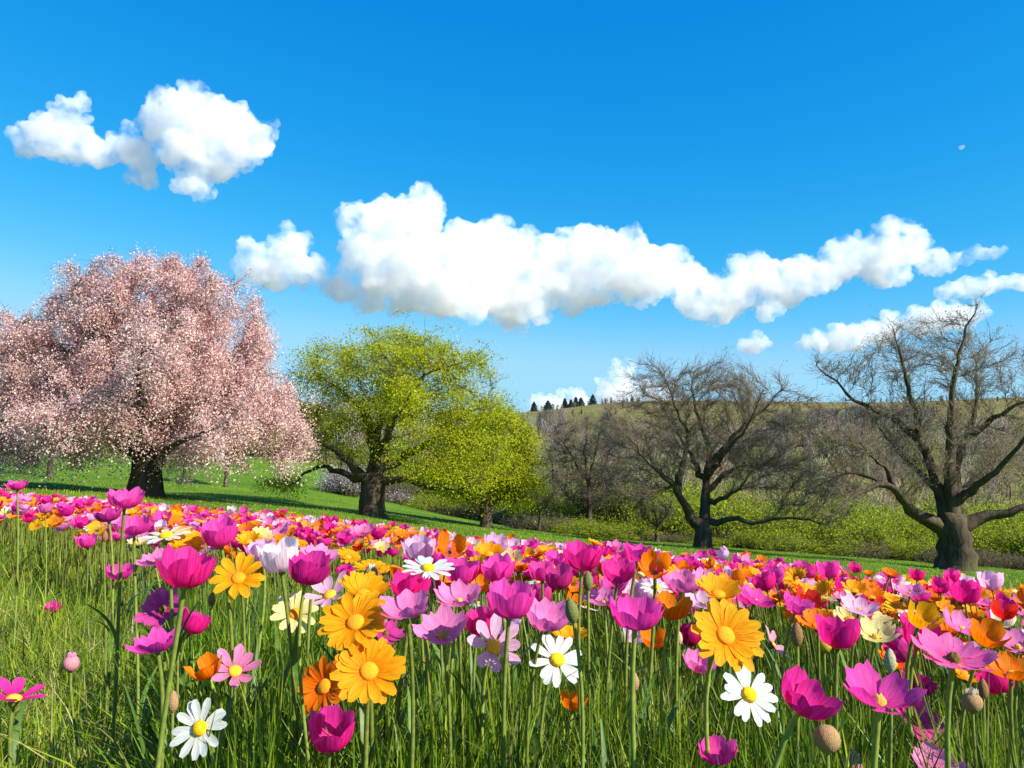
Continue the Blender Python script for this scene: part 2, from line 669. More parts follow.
def tubes(chains, P, r, sides_fn, flare=None, gnarl=0.0):
    V, Q, n = [], [], 0
    for ch in chains:
        if len(ch) < 2:
            continue
        p = P[ch]
        rad = r[ch].copy()
        if len(ch) > 1:
            rad[0] = min(rad[0], rad[1] * 1.3)
        k = sides_fn(rad.max())
        tan = norm(np.gradient(p, axis=0))
        ref = np.array([0.31, 0.9, 0.3])
        u = norm(np.cross(tan, ref)); w = np.cross(tan, u)
        a = np.linspace(0, 2 * math.pi, k, endpoint=False)
        rr = rad[:, None] * np.ones((1, k))
        if gnarl and rad.max() > 0.12:
            rr = rr * (1 + gnarl * np.sin(a[None] * 3 + p[:, 2:3] * 1.3 + p[:, :1]) * 0.6 + gnarl * rng.normal(size=rr.shape) * 0.4)
        if flare is not None and ch[0] == 0:
            h = p[:, 2:3] - p[0, 2]
            rr = rr * (1 + flare * np.exp(-h / 0.35) * (1 + 0.5 * np.sin(a[None] * 5 + 1)))
        ring = p[:, None] + rr[..., None] * (np.cos(a)[None, :, None] * u[:, None] + np.sin(a)[None, :, None] * w[:, None])
        V.append(ring.reshape(-1, 3))
        i = np.arange(len(ch) - 1)[:, None] * k + np.arange(k)[None]
        j = np.arange(len(ch) - 1)[:, None] * k + (np.arange(k)[None] + 1) % k
        Q.append(np.stack([i, j, j + k, i + k], -1).reshape(-1, 4) + n)
        n += ring.shape[0] * k
    return np.concatenate(V), np.concatenate(Q)


def twig_mesh(p0, d, L, r0, bend=0.25):
    """Thin three sided twigs, all at once: base points, directions, lengths."""
    N = len(p0)
    d = norm(d)
    side = norm(np.cross(d, rng.normal(size=(N, 3))))
    w = np.cross(d, side)
    b = norm(rng.normal(size=(N, 3))) * L[:, None] * bend
    mid = p0 + d * L[:, None] * 0.5 + b * 0.3
    end = p0 + d * L[:, None] + b
    V = np.zeros((N, 7, 3))
    for k in range(3):
        a = 2 * math.pi * k / 3
        o = math.cos(a) * side + math.sin(a) * w
        V[:, k] = p0 + o * r0[:, None]
        V[:, 3 + k] = mid + o * r0[:, None] * 0.7
    V[:, 6] = end
    base = np.array([[0, 1, 4], [0, 4, 3], [1, 2, 5], [1, 5, 4], [2, 0, 3], [2, 3, 5], [3, 4, 6], [4, 5, 6], [5, 3, 6]])
    T = (np.arange(N)[:, None, None] * 7 + base[None]).reshape(-1, 3)
    return V.reshape(-1, 3), T, mid, end


def leaf_cards(p, size, tint, flat=0.0, aspect=0.6, face=None):
    """One bent diamond per leaf."""
    N = len(p)
    a = norm(rng.normal(size=(N, 3)))
    nrm = rng.normal(size=(N, 3))
    nrm[:, 2] += flat
    if face is not None:
        nrm += face
    b = norm(np.cross(nrm, a))
    c = np.cross(a, b)
    s = size[:, None]
    V = np.zeros((N, 4, 3))
    V[:, 0] = p - a * s * 0.5
    V[:, 1] = p + b * s * aspect * 0.5 + c * s * 0.12
    V[:, 2] = p + a * s * 0.5
    V[:, 3] = p - b * s * aspect * 0.5 + c * s * 0.12
    q = np.arange(N * 4).reshape(N, 4)
    return V.reshape(-1, 3), q, np.repeat(tint, 4, axis=0)


def vary(base, n, amt=0.25, hue=0.08):
    base = np.asarray(base, float)
    v = np.exp(rng.normal(size=(n, 1)) * amt)
    return np.clip(base[None] * v * np.exp(rng.normal(size=(n, 3)) * hue), 0, 0.95)


def px_path(bx, by, d, mp, pts):
    """Limb points given as (px, py, depth m) against the trunk foot, in metres."""
    out = []
    for q in pts:
        dx, dy = (q[0] - bx) * mp, (by - q[1]) * mp
        out.append((dx, q[2] if len(q) > 2 else 0.0, dy))
    return np.array(out)


def ellipsoid_points(bx, by, mp, ells, n, shell=0.45):
    """Attractors filling ellipsoids (px, py, rx, ry, depth centre m, depth radius factor)."""
    vol = np.array([e[2] * e[3] * e[2] * (e[5] if len(e) > 5 else 0.8) for e in ells]) ** 0.8
    cnt = rng.multinomial(n, vol / vol.sum())
    out = []
    for e, k in zip(ells, cnt):
        d = norm(rng.normal(size=(k, 3)))
        rad = rng.uniform(0, 1, (k, 1)) ** shell
        q = d * rad * np.array([e[2] * mp, e[2] * mp * (e[5] if len(e) > 5 else 0.8), e[3] * mp])
        q += np.array([(e[0] - bx) * mp, e[4] if len(e) > 4 else 0, (by - e[1]) * mp])
        out.append(q)
    return np.concatenate(out)


def tree(name, label, cat, px, py, d, limbs, ells, n_attr, step, di, dk, trop, twig_n, twig_len, twig_r, twig_tint,
         leaf=None, group=None, tip=0.012, droop=0.0, sub=2, flare=0.5, jitter=0.15, loc=None, bark=None, thin=0.05, outward=0.25, straight=1.0, zs=0.95):
    mp = d / F
    base = np.array(loc) if loc is not None else np.array([(px - 512) / F * d, d, 0.0])
    base[2] = tz(base[0], base[1]) - 0.05
    py0 = py
    root = empty(name, base, label, cat, group)
    root.scale = (1, 1, zs)
    sk = Skel(step)
    for k, (pts, r0, r1) in enumerate(limbs):
        sk.limb_path(px_path(px, py0, d, mp, pts), r0, r1 * (2.5 if k == 0 else 1))
    attr = ellipsoid_points(px, py0, mp, ells, n_attr)
    attr = attr[attr[:, 2] > 0.5]
    first = 3
    sk.colonize(attr, di, dk, trop=trop, jitter=jitter, first=first, outward=outward)
    sk.finish(tip=tip)
    ch = sk.chains(False)
    big = [c for c in ch if sk.r[c[1 if len(c) > 1 else 0]] > 0.075]
    small = [c for c in ch if not sk.r[c[1 if len(c) > 1 else 0]] > 0.075]
    v, q = tubes(big, sk.P, sk.r, lambda r: 14 if r > 0.3 else 9 if r > 0.12 else 6, flare=flare, gnarl=0.16)
    link_mesh('trunk', make_mesh('trunk', v, None, q), bark or M_BARK, root)
    v, q = tubes(small, sk.P, sk.r, lambda r: 5 if r > 0.03 else 3)
    VT, QT = [v], q
    nv = len(v)
    # twigs on the thin wood
    idx = np.where(sk.r < thin)[0]
    idx = rng.choice(idx, size=twig_n, replace=True)
    n = len(idx)
    dd = sk.dir[idx] * 0.7 * straight + norm(rng.normal(size=(n, 3))) * 0.85 + np.array([0, 0, 0.25 - droop])
    p0 = sk.P[idx] - sk.dir[idx] * rng.uniform(0, step, (n, 1))
    L = twig_len * rng.uniform(0.45, 1.2, n)
    r0 = np.full(n, twig_r) * rng.uniform(0.7, 1.2, n)
    tv, tt, mid, end = twig_mesh(p0, dd, L, r0, 0.25 / straight)
    TV, TT = [tv], [tt]
    nt = len(tv)
    pts = [p0 + (mid - p0) * 0.6, mid, end]
    for _ in range(sub):
        d2 = norm(end - mid) * 0.8 * straight + norm(rng.normal(size=(n, 3))) * 0.8 + np.array([0, 0, 0.1 - droop])
        tv, tt, m2, e2 = twig_mesh(mid + (end - mid) * rng.uniform(-0.6, 0.8, (n, 1)), d2, L * rng.uniform(0.35, 0.65, n), r0 * 0.75)
        TV.append(tv); TT.append(tt + nt); nt += len(tv)
        pts += [m2, e2]
    V = np.concatenate(VT + TV)
    T = np.concatenate(TT) + nv
    link_mesh('branches', make_mesh('branches', V, T, QT, tint=vary(twig_tint, len(V), 0.12, 0.03)), M_TWIG, root)
    if leaf:
        pts = np.concatenate(pts)
        nm, mat, count, size, tints, spread, flat = leaf[:7]
        if len(leaf) > 7:                       # sprays: leaves bunched round points of the twigs
            nc, sx, sz, drop = leaf[7]
            ends = sk.P[[i for i in range(len(sk.P)) if not sk.kids[i]]]
            ctr = np.concatenate([pts[rng.integers(0, len(pts), nc)], ends[rng.integers(0, len(ends), nc // 4)]])
            nc = len(ctr)
            big_ = rng.uniform(0.5, 1.4, nc)
            ii = rng.choice(nc, size=count, p=big_ / big_.sum())
            off = rng.normal(size=(count, 3)) * np.array([sx, sx, sz]) * big_[ii][:, None] ** 0.5
            off[:, 2] -= drop * (off[:, 0] ** 2 + off[:, 1] ** 2) / sx
            p = ctr[ii] + off
        else:
            ii = rng.integers(0, len(pts), count)
            p = pts[ii] + rng.normal(size=(count, 3)) * spread
        p = p[p[:, 2] > 0.4]
        mid_ = np.array([p[:, 0].mean(), p[:, 1].mean(), p[:, 2].mean() * 0.8])
        kk = rng.choice(len(tints), size=len(p), p=np.array([w for _, w in tints]) / sum(w for _, w in tints))
        tint = np.zeros((len(p), 3))
        for k, (c_, _) in enumerate(tints):
            m = kk == k
            tint[m] = vary(c_, m.sum(), 0.16, 0.05)
        v, q, tn = leaf_cards(p, size * rng.uniform(0.6, 1.3, len(p)), tint, flat, face=norm(p - mid_) * 0.9)
        link_mesh(nm, make_mesh(nm, v, None, q, tint=tn, smooth=False), mat, root)
    return root


# --- the blossom tree
tree('blossom_tree', 'huge spreading tree covered in pale pink blossom beside the flower meadow', 'tree', 148, 502, 28,
     [([(148, 506), (148, 485), (150, 466)], 0.52, 0.46),
      ([(146, 470), (138, 440, -.4), (124, 400, -.9), (108, 350, -1.2), (95, 310, -1.4)], 0.36, 0.08),
      ([(152, 468), (160, 438, .3), (172, 395, .8), (178, 345, 1.3), (172, 290, 1.6)], 0.38, 0.08),
      ([(158, 472), (172, 462, -.8), (188, 452, -1.6), (212, 446, -2.4), (245, 440, -3.2)], 0.27, 0.06),
      ([(160, 450, .3), (185, 415, 1.2), (215, 375, 2.0), (238, 340, 2.4)], 0.26, 0.06),
      ([(142, 462), (112, 440, -.6), (72, 430, -1.2), (32, 442, -1.6), (2, 462, -2)], 0.22, 0.05),
      ([(128, 415, .8), (90, 385, 2.0), (52, 362, 2.8), (14, 350, 3.2)], 0.2, 0.05),
      ([(150, 455), (140, 430, 1.6), (110, 400, 3.2), (80, 370, 4.4)], 0.25, 0.06),
      ([(150, 455), (165, 425, -1.8), (185, 390, -3.6), (200, 350, -4.4)], 0.25, 0.06),
      ([(200, 395, 1.8), (240, 390, 2.4), (275, 410, 2.0), (296, 440, 1.4)], 0.14, 0.04)],
     [(158, 312, 82, 58), (112, 335, 78, 62), (205, 345, 62, 60), (60, 370, 74, 50), (20, 390, 56, 60), (150, 390, 110, 62), (230, 395, 62, 62),
      (268, 425, 42, 46), (210, 430, 60, 38), (292, 448, 22, 26), (165, 268, 30, 22), (85, 285, 30, 26), (208, 300, 30, 24), (120, 420, 66, 28, -2), (30, 430, 44, 36), (40, 345, 60, 34), (0, 400, 60, 60), (60, 440, 50, 24), (70, 268, 18, 16), (95, 300, 50, 34), (130, 278, 48, 26), (200, 288, 36, 26), (242, 306, 14, 10), (6, 332, 20, 12)],
     3300, 0.36, 3.2, 0.62, (0, 0, 0.0), 6500, 0.75, 0.010, (0.11, 0.075, 0.062),
     leaf=('blossom', M_BLOSSOM, 360000, 0.078, [((0.80, 0.53, 0.49), 7), ((0.86, 0.66, 0.62), 4), ((0.66, 0.37, 0.34), 2), ((0.50, 0.30, 0.18), .5)], 0.10, 0.3, (3200, 0.20, 0.16, 0.5)),
     droop=0.75, thin=0.06, zs=1.0, flare=0.28)

# --- the broad young green tree
tree('spring_tree', 'broad tree in fresh yellow green leaf with thick dark leaning limbs', 'tree', 375, 524, 32,
     [([(375, 530), (374, 505), (374, 486)], 0.50, 0.45),
      ([(368, 490), (350, 464, -.4), (330, 445, -.9), (312, 432, -1.4), (296, 424, -1.8)], 0.28, 0.06),
      ([(362, 488), (338, 474, .5), (312, 470, 1.0), (290, 486, 1.3), (276, 498, 1.5)], 0.22, 0.04),
      ([(374, 484), (372, 455, .3), (366, 428, .7), (352, 402, 1.0), (330, 384, 1.2), (312, 372, 1.3)], 0.30, 0.06),
      ([(378, 482), (386, 450, -.3), (396, 420, -.6), (412, 392, -.9), (432, 372, -1.1), (455, 368, -1.2)], 0.28, 0.06),
      ([(374, 450, .3), (378, 412, 1.0), (382, 380, 1.6), (392, 350, 2.0)], 0.2, 0.05),
      ([(384, 488), (405, 482, -.8), (432, 490, -1.6), (458, 492, -2.3), (478, 488, -2.8)], 0.22, 0.05),
      ([(386, 474), (412, 452, .6), (440, 440, 1.2), (447, 420, 1.5), (462, 410, 1.7), (492, 408, 1.9)], 0.26, 0.05),
      ([(376, 470), (380, 440, 1.8), (385, 410, 3.2), (375, 380, 4.2)], 0.22, 0.05),
      ([(376, 470), (390, 445, -1.8), (410, 420, -3.2), (425, 400, -4.0)], 0.22, 0.05)],
     [(398, 362, 92, 36), (330, 380, 50, 34), (455, 385, 46, 34), (315, 405, 36, 26), (468, 412, 50, 26), (470, 445, 55, 34), (420, 430, 56, 44), (400, 395, 80, 34),
      (350, 430, 50, 30), (276, 488, 26, 14, 1.3), (435, 470, 44, 26, -1.5)],
     1500, 0.38, 3.0, 0.7, (0, 0, 0.03), 2400, 0.8, 0.010, (0.06, 0.052, 0.02),
     leaf=('foliage', M_LEAF, 74000, 0.09, [((0.46, 0.50, 0.012), 5), ((0.54, 0.55, 0.018), 3), ((0.30, 0.34, 0.014), 2)], 0.16, 0.5, (1300, 0.34, 0.12, 0.1)), droop=0.15)

tree('spring_tree', 'smaller rounded yellow green tree with a short dark trunk behind the broad green tree', 'tree', 487, 530, 38,
     [([(487, 534), (487, 518), (486, 506)], 0.30, 0.26), ([(486, 508), (474, 490, .5), (462, 465, 1.0)], 0.15, 0.05), ([(487, 508), (492, 480, -.6), (490, 450, -1.0)], 0.16, 0.05),
      ([(488, 508), (508, 492, .4), (525, 478, .6)], 0.14, 0.04), ([(487, 508), (480, 485, -1.4), (482, 460, -2)], 0.14, 0.04)],
     [(490, 455, 52, 46), (512, 478, 34, 34), (468, 485, 36, 24), (500, 430, 32, 26), (525, 490, 18, 24)],
     900, 0.38, 3.0, 0.65, (0, 0, 0.03), 2600, 0.75, 0.014, (0.05, 0.042, 0.02),
     leaf=('foliage', M_LEAF, 42000, 0.10, [((0.48, 0.52, 0.012), 5), ((0.56, 0.56, 0.02), 3), ((0.31, 0.34, 0.014), 2)], 0.12, 0.5, (900, 0.30, 0.13, 0.2)), droop=0.2)

# --- the many stemmed bare tree in the middle
BUD = [((0.30, 0.30, 0.10), 4), ((0.20, 0.19, 0.08), 3), ((0.40, 0.38, 0.20), 2)]
tree('bare_tree', 'leafless tree forking low into two dark stems with a dome of fine twigs', 'tree', 702, 552, 36,
     [([(701, 556), (700, 538), (700, 526)], 0.38, 0.36),
      ([(695, 530), (683, 508, -.3), (673, 490, -.6), (660, 474, -.9), (644, 462, -1.2), (630, 440, -1.5), (616, 428, -1.8)], 0.28, 0.05),
      ([(672, 489, -.6), (681, 460, -.2), (690, 436, 0), (681, 408, .3), (671, 375, .6), (664, 356, .8)], 0.19, 0.04),
      ([(668, 484, -.7), (650, 488, -1.2), (632, 496, -1.7)], 0.12, 0.03),
      ([(703, 530), (706, 500, .3), (708, 470, .6), (714, 445, .8), (703, 415, 1.0), (698, 380, 1.2), (702, 358, 1.4)], 0.30, 0.05),
      ([(709, 470, .6), (722, 445, .2), (742, 420, -.2), (762, 402, -.5), (778, 378, -.8)], 0.2, 0.04),
      ([(709, 492, .5), (726, 474, 1.0), (748, 464, 1.5), (770, 463, 1.9), (792, 468, 2.3)], 0.17, 0.04),
      ([(709, 505, .4), (724, 494, -.6), (735, 486, -1.0), (737, 472, -1.3)], 0.17, 0.06),
      ([(708, 526), (726, 515, -.8), (742, 524, -1.4), (756, 516, -1.9), (776, 514, -2.4), (800, 520, -2.9)], 0.19, 0.05),
      ([(704, 480, .5), (700, 450, 2.0), (690, 420, 3.2), (680, 395, 4.0)], 0.19, 0.04),
      ([(706, 480, .5), (716, 450, -1.4), (728, 425, -2.8), (735, 395, -3.8)], 0.19, 0.04)],
     [(702, 390, 66, 42), (660, 385, 36, 32), (636, 430, 42, 40), (750, 400, 42, 36), (785, 420, 40, 40), (700, 440, 70, 40), (790, 480, 42, 36), (640, 480, 34, 34), (800, 512, 30, 16, -2.5), (750, 460, 60, 40)],
     2100, 0.34, 3.2, 0.55, (0, 0, 0.06), 8000, 0.85, 0.0085, (0.17, 0.125, 0.09), tip=0.010,
     leaf=('buds', M_LEAF, 17000, 0.07, BUD, 0.06, 0.2), jitter=0.12, outward=0.45, straight=1.7, zs=0.92, flare=0.25)

# --- the great bare tree at the right
tree('bare_tree', 'great leafless tree with a massive trunk and one low limb crooked like an elbow', 'tree', 950, 574, 32,
     [([(950, 582), (950, 560), (949, 538), (948, 522)], 0.66, 0.60),
      ([(938, 530), (916, 518, -.3), (896, 508, -.6), (889, 492, -.8), (876, 482, -1.0), (852, 485, -1.3), (828, 498, -1.7), (806, 514, -2.1)], 0.36, 0.04),
      ([(889, 492, -.8), (868, 478, -.2), (846, 470, .1), (822, 486, .4)], 0.12, 0.03),
      ([(880, 483, -.9), (866, 462, -1.4), (850, 456, -1.8), (836, 440, -2.1), (822, 436, -2.3)], 0.12, 0.03),
      ([(944, 520), (934, 470, .2), (922, 436, .4), (902, 414, .5), (874, 402, .6), (854, 390, .7), (846, 372, .8), (826, 358, .9)], 0.34, 0.05),
      ([(922, 436, .4), (912, 408, -.4), (898, 382, -.8), (890, 350, -1.1), (880, 326, -1.3)], 0.20, 0.04),
      ([(948, 520), (942, 470, -.4), (940, 420, -.7), (942, 378, -1.0), (946, 345, -1.2), (954, 318, -1.4), (962, 302, -1.5)], 0.32, 0.05),
      ([(952, 520), (960, 470, .5), (976, 438, .9), (992, 410, 1.2), (998, 380, 1.4), (1002, 345, 1.6)], 0.32, 0.05),
      ([(976, 438, .9), (1000, 412, .2), (1020, 400, -.2), (1045, 385, -.5)], 0.2, 0.05),
      ([(958, 528), (982, 516, -.3), (1002, 508, -.7), (1030, 498, -1.0), (1060, 500, -1.4)], 0.34, 0.06),
      ([(955, 500), (985, 480, 1.2), (1015, 470, 2.0), (1050, 465, 2.8)], 0.2, 0.05),
      ([(948, 505), (938, 470, 2.0), (925, 430, 3.6), (915, 395, 4.6)], 0.22, 0.05),
      ([(950, 505), (962, 470, -2.0), (975, 430, -3.4), (985, 395, -4.4)], 0.22, 0.05)],
     [(930, 360, 62, 50), (870, 370, 50, 36), (985, 370, 50, 46), (1030, 385, 40, 48), (850, 445, 44, 30), (835, 490, 36, 26), (920, 420, 70, 36), (940, 465, 60, 36), (1010, 450, 50, 36), (955, 318, 22, 18), (895, 480, 40, 24)],
     1900, 0.34, 3.2, 0.6, (0, 0, 0.03), 6000, 0.8, 0.0085, (0.18, 0.135, 0.095), tip=0.010,
     leaf=('buds', M_LEAF, 14000, 0.07, BUD, 0.07, 0.2), jitter=0.16, flare=0.6, outward=0.35, straight=1.5, zs=0.95)

# --- smaller bare trees before the scrub
tree('bare_tree', 'slender leafless tree with a narrow fan of branches beyond the lawn', 'tree', 589, 536, 50,
     [([(588, 540), (589, 525), (589, 505), (588, 485), (586, 460), (584, 440)], 0.26, 0.06), ([(589, 518), (576, 502, .5), (562, 486, 1), (556, 480, 1.3)], 0.13, 0.03),
      ([(589, 495), (600, 470, .5), (612, 445, .8), (622, 425, 1)], 0.13, 0.03), ([(588, 480), (575, 458, -.5), (562, 438, -.9), (555, 425, -1.2)], 0.11, 0.03), ([(588, 480), (592, 450, -1.4), (598, 420, -2)], 0.12, 0.03)],
     [(590, 440, 42, 34), (565, 460, 30, 34), (615, 450, 34, 38), (590, 480, 44, 26)],
     1000, 0.42, 4.0, 0.75, (0, 0, 0.08), 3600, 0.9, 0.010, (0.12, 0.095, 0.072), tip=0.012, leaf=('buds', M_LEAF, 5000, 0.08, BUD, 0.1, 0.2))
for (px, py, d, h, w, lab) in ((539, 531, 46, 52, 22, 'stunted leafless tree between the rounded green tree and the slender bare tree'),
                               (655, 544, 46, 44, 18, 'thin sapling standing close behind the forked bare tree'),
                               (228, 500, 44, 52, 13, 'bare sapling on the open lawn between the blossom tree and the broad green tree'),
                               (186, 496, 44, 46, 9, 'very thin bare sapling beside the blossom tree trunk'),
                               (52, 490, 40, 90, 34, 'bare tree standing behind the low outer branches of the blossom tree')):
    mp = d / F
    tree('bare_tree', lab, 'tree', px, py, d,
         [([(px, py + 3), (px + 1, py - h * .35), (px - 1, py - h * .65)], 0.10 + h * 0.0008, 0.05), ([(px, py - h * .35), (px - w * .5, py - h * .6, .6), (px - w * .8, py - h * .8, .9)], 0.06, 0.02),
          ([(px, py - h * .4), (px + w * .5, py - h * .65, -.6), (px + w * .7, py - h * .9, -.9)], 0.06, 0.02)],
         [(px, py - h * .72, w, h * .30)], 220, 0.35, 3.5, 0.55, (0, 0, 0.08), 500, 0.6, 0.010, (0.07, 0.055, 0.04), tip=0.011,
         leaf=('buds', M_LEAF, 900, 0.07, BUD, 0.1, 0.2))

# --- shrubs in front of the woods: four bodies, copied
SHRUB_TINTS = {'lime': [((0.33, 0.40, 0.014), 5), ((0.42, 0.46, 0.022), 3), ((0.18, 0.23, 0.012), 3)],
               'olive': [((0.25, 0.29, 0.025), 5), ((0.31, 0.33, 0.04), 3), ((0.13, 0.16, 0.015), 3)],
               'brown': [((0.16, 0.13, 0.06), 5), ((0.22, 0.18, 0.09), 3), ((0.13, 0.14, 0.03), 3)],
               'white': [((0.62, 0.55, 0.56), 5), ((0.45, 0.36, 0.38), 3), ((0.25, 0.22, 0.12), 2)],
               'dark': [((0.045, 0.06, 0.012), 5), ((0.07, 0.085, 0.016), 3)]}


def shrub(name, label, loc, w, h, tints, n_leaf, group=None, size=0.16, stems=90, stem_tint=(0.10, 0.08, 0.055)):
    root = empty(name, loc, label, 'shrub', group)
    a = rng.uniform(0, 2 * math.pi, stems)
    rr = rng.uniform(0, 0.45, stems) * w
    p0 = np.stack([np.cos(a) * rr, np.sin(a) * rr, np.full(stems, -0.1)], -1)
    d = np.stack([np.cos(a) * 0.35, np.sin(a) * 0.35, np.ones(stems)], -1) + rng.normal(size=(stems, 3)) * 0.16
    L = h * rng.uniform(0.6, 1.0, stems) * (1 - 0.3 * (rr / (0.5 * w)) ** 2)
    v, t_, mid, end = twig_mesh(p0, d, L, np.full(stems, 0.022), 0.12)
    V, T, n = [v], [t_], len(v)
    pts = []
    for k in range(4):
        f = rng.uniform(0.3, 1.0, (stems, 1))
        b0 = np.where(f < 0.5, p0 + (mid - p0) * f * 2, mid + (end - mid) * (f - 0.5) * 2)
        d2 = norm(end - p0) * 0.7 + norm(rng.normal(size=(stems, 3))) * 0.8
        v, t_, m2, e2 = twig_mesh(b0, d2, h * 0.28 * rng.uniform(0.5, 1.1, stems), np.full(stems, 0.012), 0.2)
        V.append(v); T.append(t_ + n); n += len(v)
        pts += [m2, e2, b0]
    V = np.concatenate(V)
    link_mesh('stems', make_mesh('stems', V, np.concatenate(T), None, tint=vary(stem_tint, len(V), 0.15)), M_TWIG, root)
    pts = np.concatenate(pts)
    p = pts[rng.integers(0, len(pts), n_leaf)] + rng.normal(size=(n_leaf, 3)) * np.array([0.22, 0.22, 0.16])
    p = p[p[:, 2] > 0.12 * h]
    kk = rng.choice(len(tints), size=len(p), p=np.array([x for _, x in tints]) / sum(x for _, x in tints))
    tint = np.array([c_ for c_, _ in tints])[kk] * np.exp(rng.normal(size=(len(p), 1)) * 0.2)
    v, q, tn = leaf_cards(p, size * rng.uniform(0.6, 1.3, len(p)), np.clip(tint, 0, 0.9), 0.4)
    link_mesh('foliage', make_mesh('foliage', v, None, q, tint=tn, smooth=False), M_LEAF, root)
    return root


def copy_tree(o, loc, rz=0.0, sc=(1, 1, 1), label=None, group=None):
    c_ = o.copy()
    COL.objects.link(c_)
    c_.location = loc
    c_.rotation_euler = (0, 0, rz)
    c_.scale = sc
    if label:
        c_['label'] = label
    if group:
        c_['group'] = group
    for ch_ in list(o.children):
        k_ = ch_.copy()
        COL.objects.link(k_)
        k_.parent = c_
    return c_


def ground_at(px, d):
    x = (px - 512) / F * d
    return np.array([x, d, tz(x, d)])


GL, GO, GB = 'lime green shrubs at the edge of the lawn', 'olive shrubs along the wood edge', 'brown twiggy scrub along the wood edge'
LL = 'bushy lime green shrub in the row between the lawn and the bare woods'
LO = 'dull olive green shrub at the foot of the bare woods'
LB = 'brown half bare thicket shrub low along the far lawn edge'
protos = {'lime': [], 'olive': [], 'brown': []}
far = (0, 400, -60)
for kind, lab, g in (('lime', LL, GL), ('olive', LO, GO), ('brown', LB, GB)):
    for _ in range(2):
        protos[kind].append([shrub('shrub', lab, far, 4.4, 3.0 if kind != 'brown' else 2.2, SHRUB_TINTS[kind], 5200 if kind != 'brown' else 2200, g, 0.15,
                                   stems=110 if kind != 'brown' else 260), False])


def put_shrub(kind, px, d, sx, sz):
    pr = protos[kind][rng.integers(0, 2)]
    loc = ground_at(px, d)
    if not pr[1]:
        pr[1] = True
        pr[0].location = loc
        pr[0].scale = (sx, sx, sz)
        pr[0].rotation_euler = (0, 0, rng.uniform(0, 6))
    else:
        copy_tree(pr[0], loc, rng.uniform(0, 6), (sx, sx, sz))


for px in np.arange(655, 1090, 27):
    put_shrub('lime', px + rng.normal() * 8, 50 + rng.uniform(-2, 3) - max(0, px - 800) * 0.012, rng.uniform(0.8, 1.15), rng.uniform(0.75, 1.2))
for px in np.arange(640, 1110, 38):
    put_shrub('lime' if rng.uniform() < 0.6 else 'olive', px + rng.normal() * 10, 58 + rng.uniform(-2, 3), rng.uniform(1.0, 1.5), rng.uniform(1.25, 1.75))
for px in np.arange(540, 660, 24):
    put_shrub('olive' if rng.uniform() < 0.3 else 'lime', px + rng.normal() * 8, 53 + rng.uniform(-2, 3), rng.uniform(0.8, 1.1), rng.uniform(0.9, 1.3))
for px in np.arange(390, 1090, 30):
    put_shrub('brown' if rng.uniform() < 0.6 else 'lime', px + rng.normal() * 10, 47.5 + rng.uniform(-1.2, 1.2) + (6 if px < 540 else 0) - max(0, px - 800) * 0.012, rng.uniform(0.7, 1.0), rng.uniform(0.22, 0.55) * (1.5 if px < 540 else 1))
for px in np.arange(375, 560, 30):
    put_shrub('olive', px + rng.normal() * 8, 66 + rng.uniform(-2, 3), rng.uniform(1.1, 1.5), rng.uniform(0.9, 1.3))
for px in np.arange(-30, 330, 36):
    put_shrub('olive' if rng.uniform() < 0.6 else 'brown', px + rng.normal() * 8, 78 + rng.uniform(-3, 6), rng.uniform(1.0, 1.6), rng.uniform(0.8, 1.3) * (1.3 if px < 120 else 0.7))
shrub('shrub', 'low rounded shrub in whitish pink bloom beside the trunk of the broad green tree', ground_at(346, 50), 3.1, 1.9, SHRUB_TINTS['white'], 4200, size=0.12, stems=160)
shrub('shrub', 'pale greyish bush trailing off beyond the trunk of the broad green tree', ground_at(396, 52), 2.2, 0.9, SHRUB_TINTS['white'], 700, size=0.10, stems=160)
shrub('shrub', 'dark ivy clad bush crowding the slender bare tree', ground_at(613, 53), 4.6, 5.2, SHRUB_TINTS['dark'], 5000, size=0.16)
for kind in protos:
    for o, used in protos[kind]:
        if not used:
            o.location = ground_at(560, 70)

# --- far woods on the hill side: bare crowns merging into one mass
def woods(name, label, spots, h_lo, h_hi, tints, per, r0):
    N = len(spots)
    hh = rng.uniform(h_lo, h_hi, N)
    p = np.repeat(spots, per, axis=0)
    h = np.repeat(hh, per)
    tn = np.repeat(vary(tints[0], N, 0.38, 0.10), per, axis=0)
    alt = np.repeat(rng.uniform(size=N) < tints[2], per)
    tn[alt] = vary(tints[1], int(alt.sum()), 0.12, 0.03)
    n = len(p)
    f = rng.uniform(0.1, 0.8, n)
    trunkish = rng.uniform(size=n) < 0.08
    f[trunkish] = 0
    p0 = p + np.stack([rng.normal(size=n) * h * 0.12 * f, rng.normal(size=n) * h * 0.12 * f, h * f], -1)
    d = np.stack([rng.normal(size=n) * 0.55, rng.normal(size=n) * 0.55, np.abs(rng.normal(size=n)) * 0.6 + 0.5], -1)
    d[trunkish] = d[trunkish] * np.array([0.15, 0.15, 1])
    L = h * np.where(trunkish, 0.7, rng.uniform(0.15, 0.4, n))
    v, t_, _, _ = twig_mesh(p0, d, L, np.where(trunkish, r0 * 1.6, r0), 0.2)
    o = link_mesh(name, make_mesh(name, v, t_, None, tint=np.repeat(tn, 7, axis=0)), M_TWIG)
    return tag(o, label, 'woodland', kind='stuff')


def hill_spots(n, px0, px1, d0, d1):
    px = rng.uniform(px0, px1, n); d = np.sqrt(rng.uniform(d0 ** 2, d1 ** 2, n))
    x = (px - 512) / F * d
    return np.stack([x, d, terrain(x, d)], -1), px


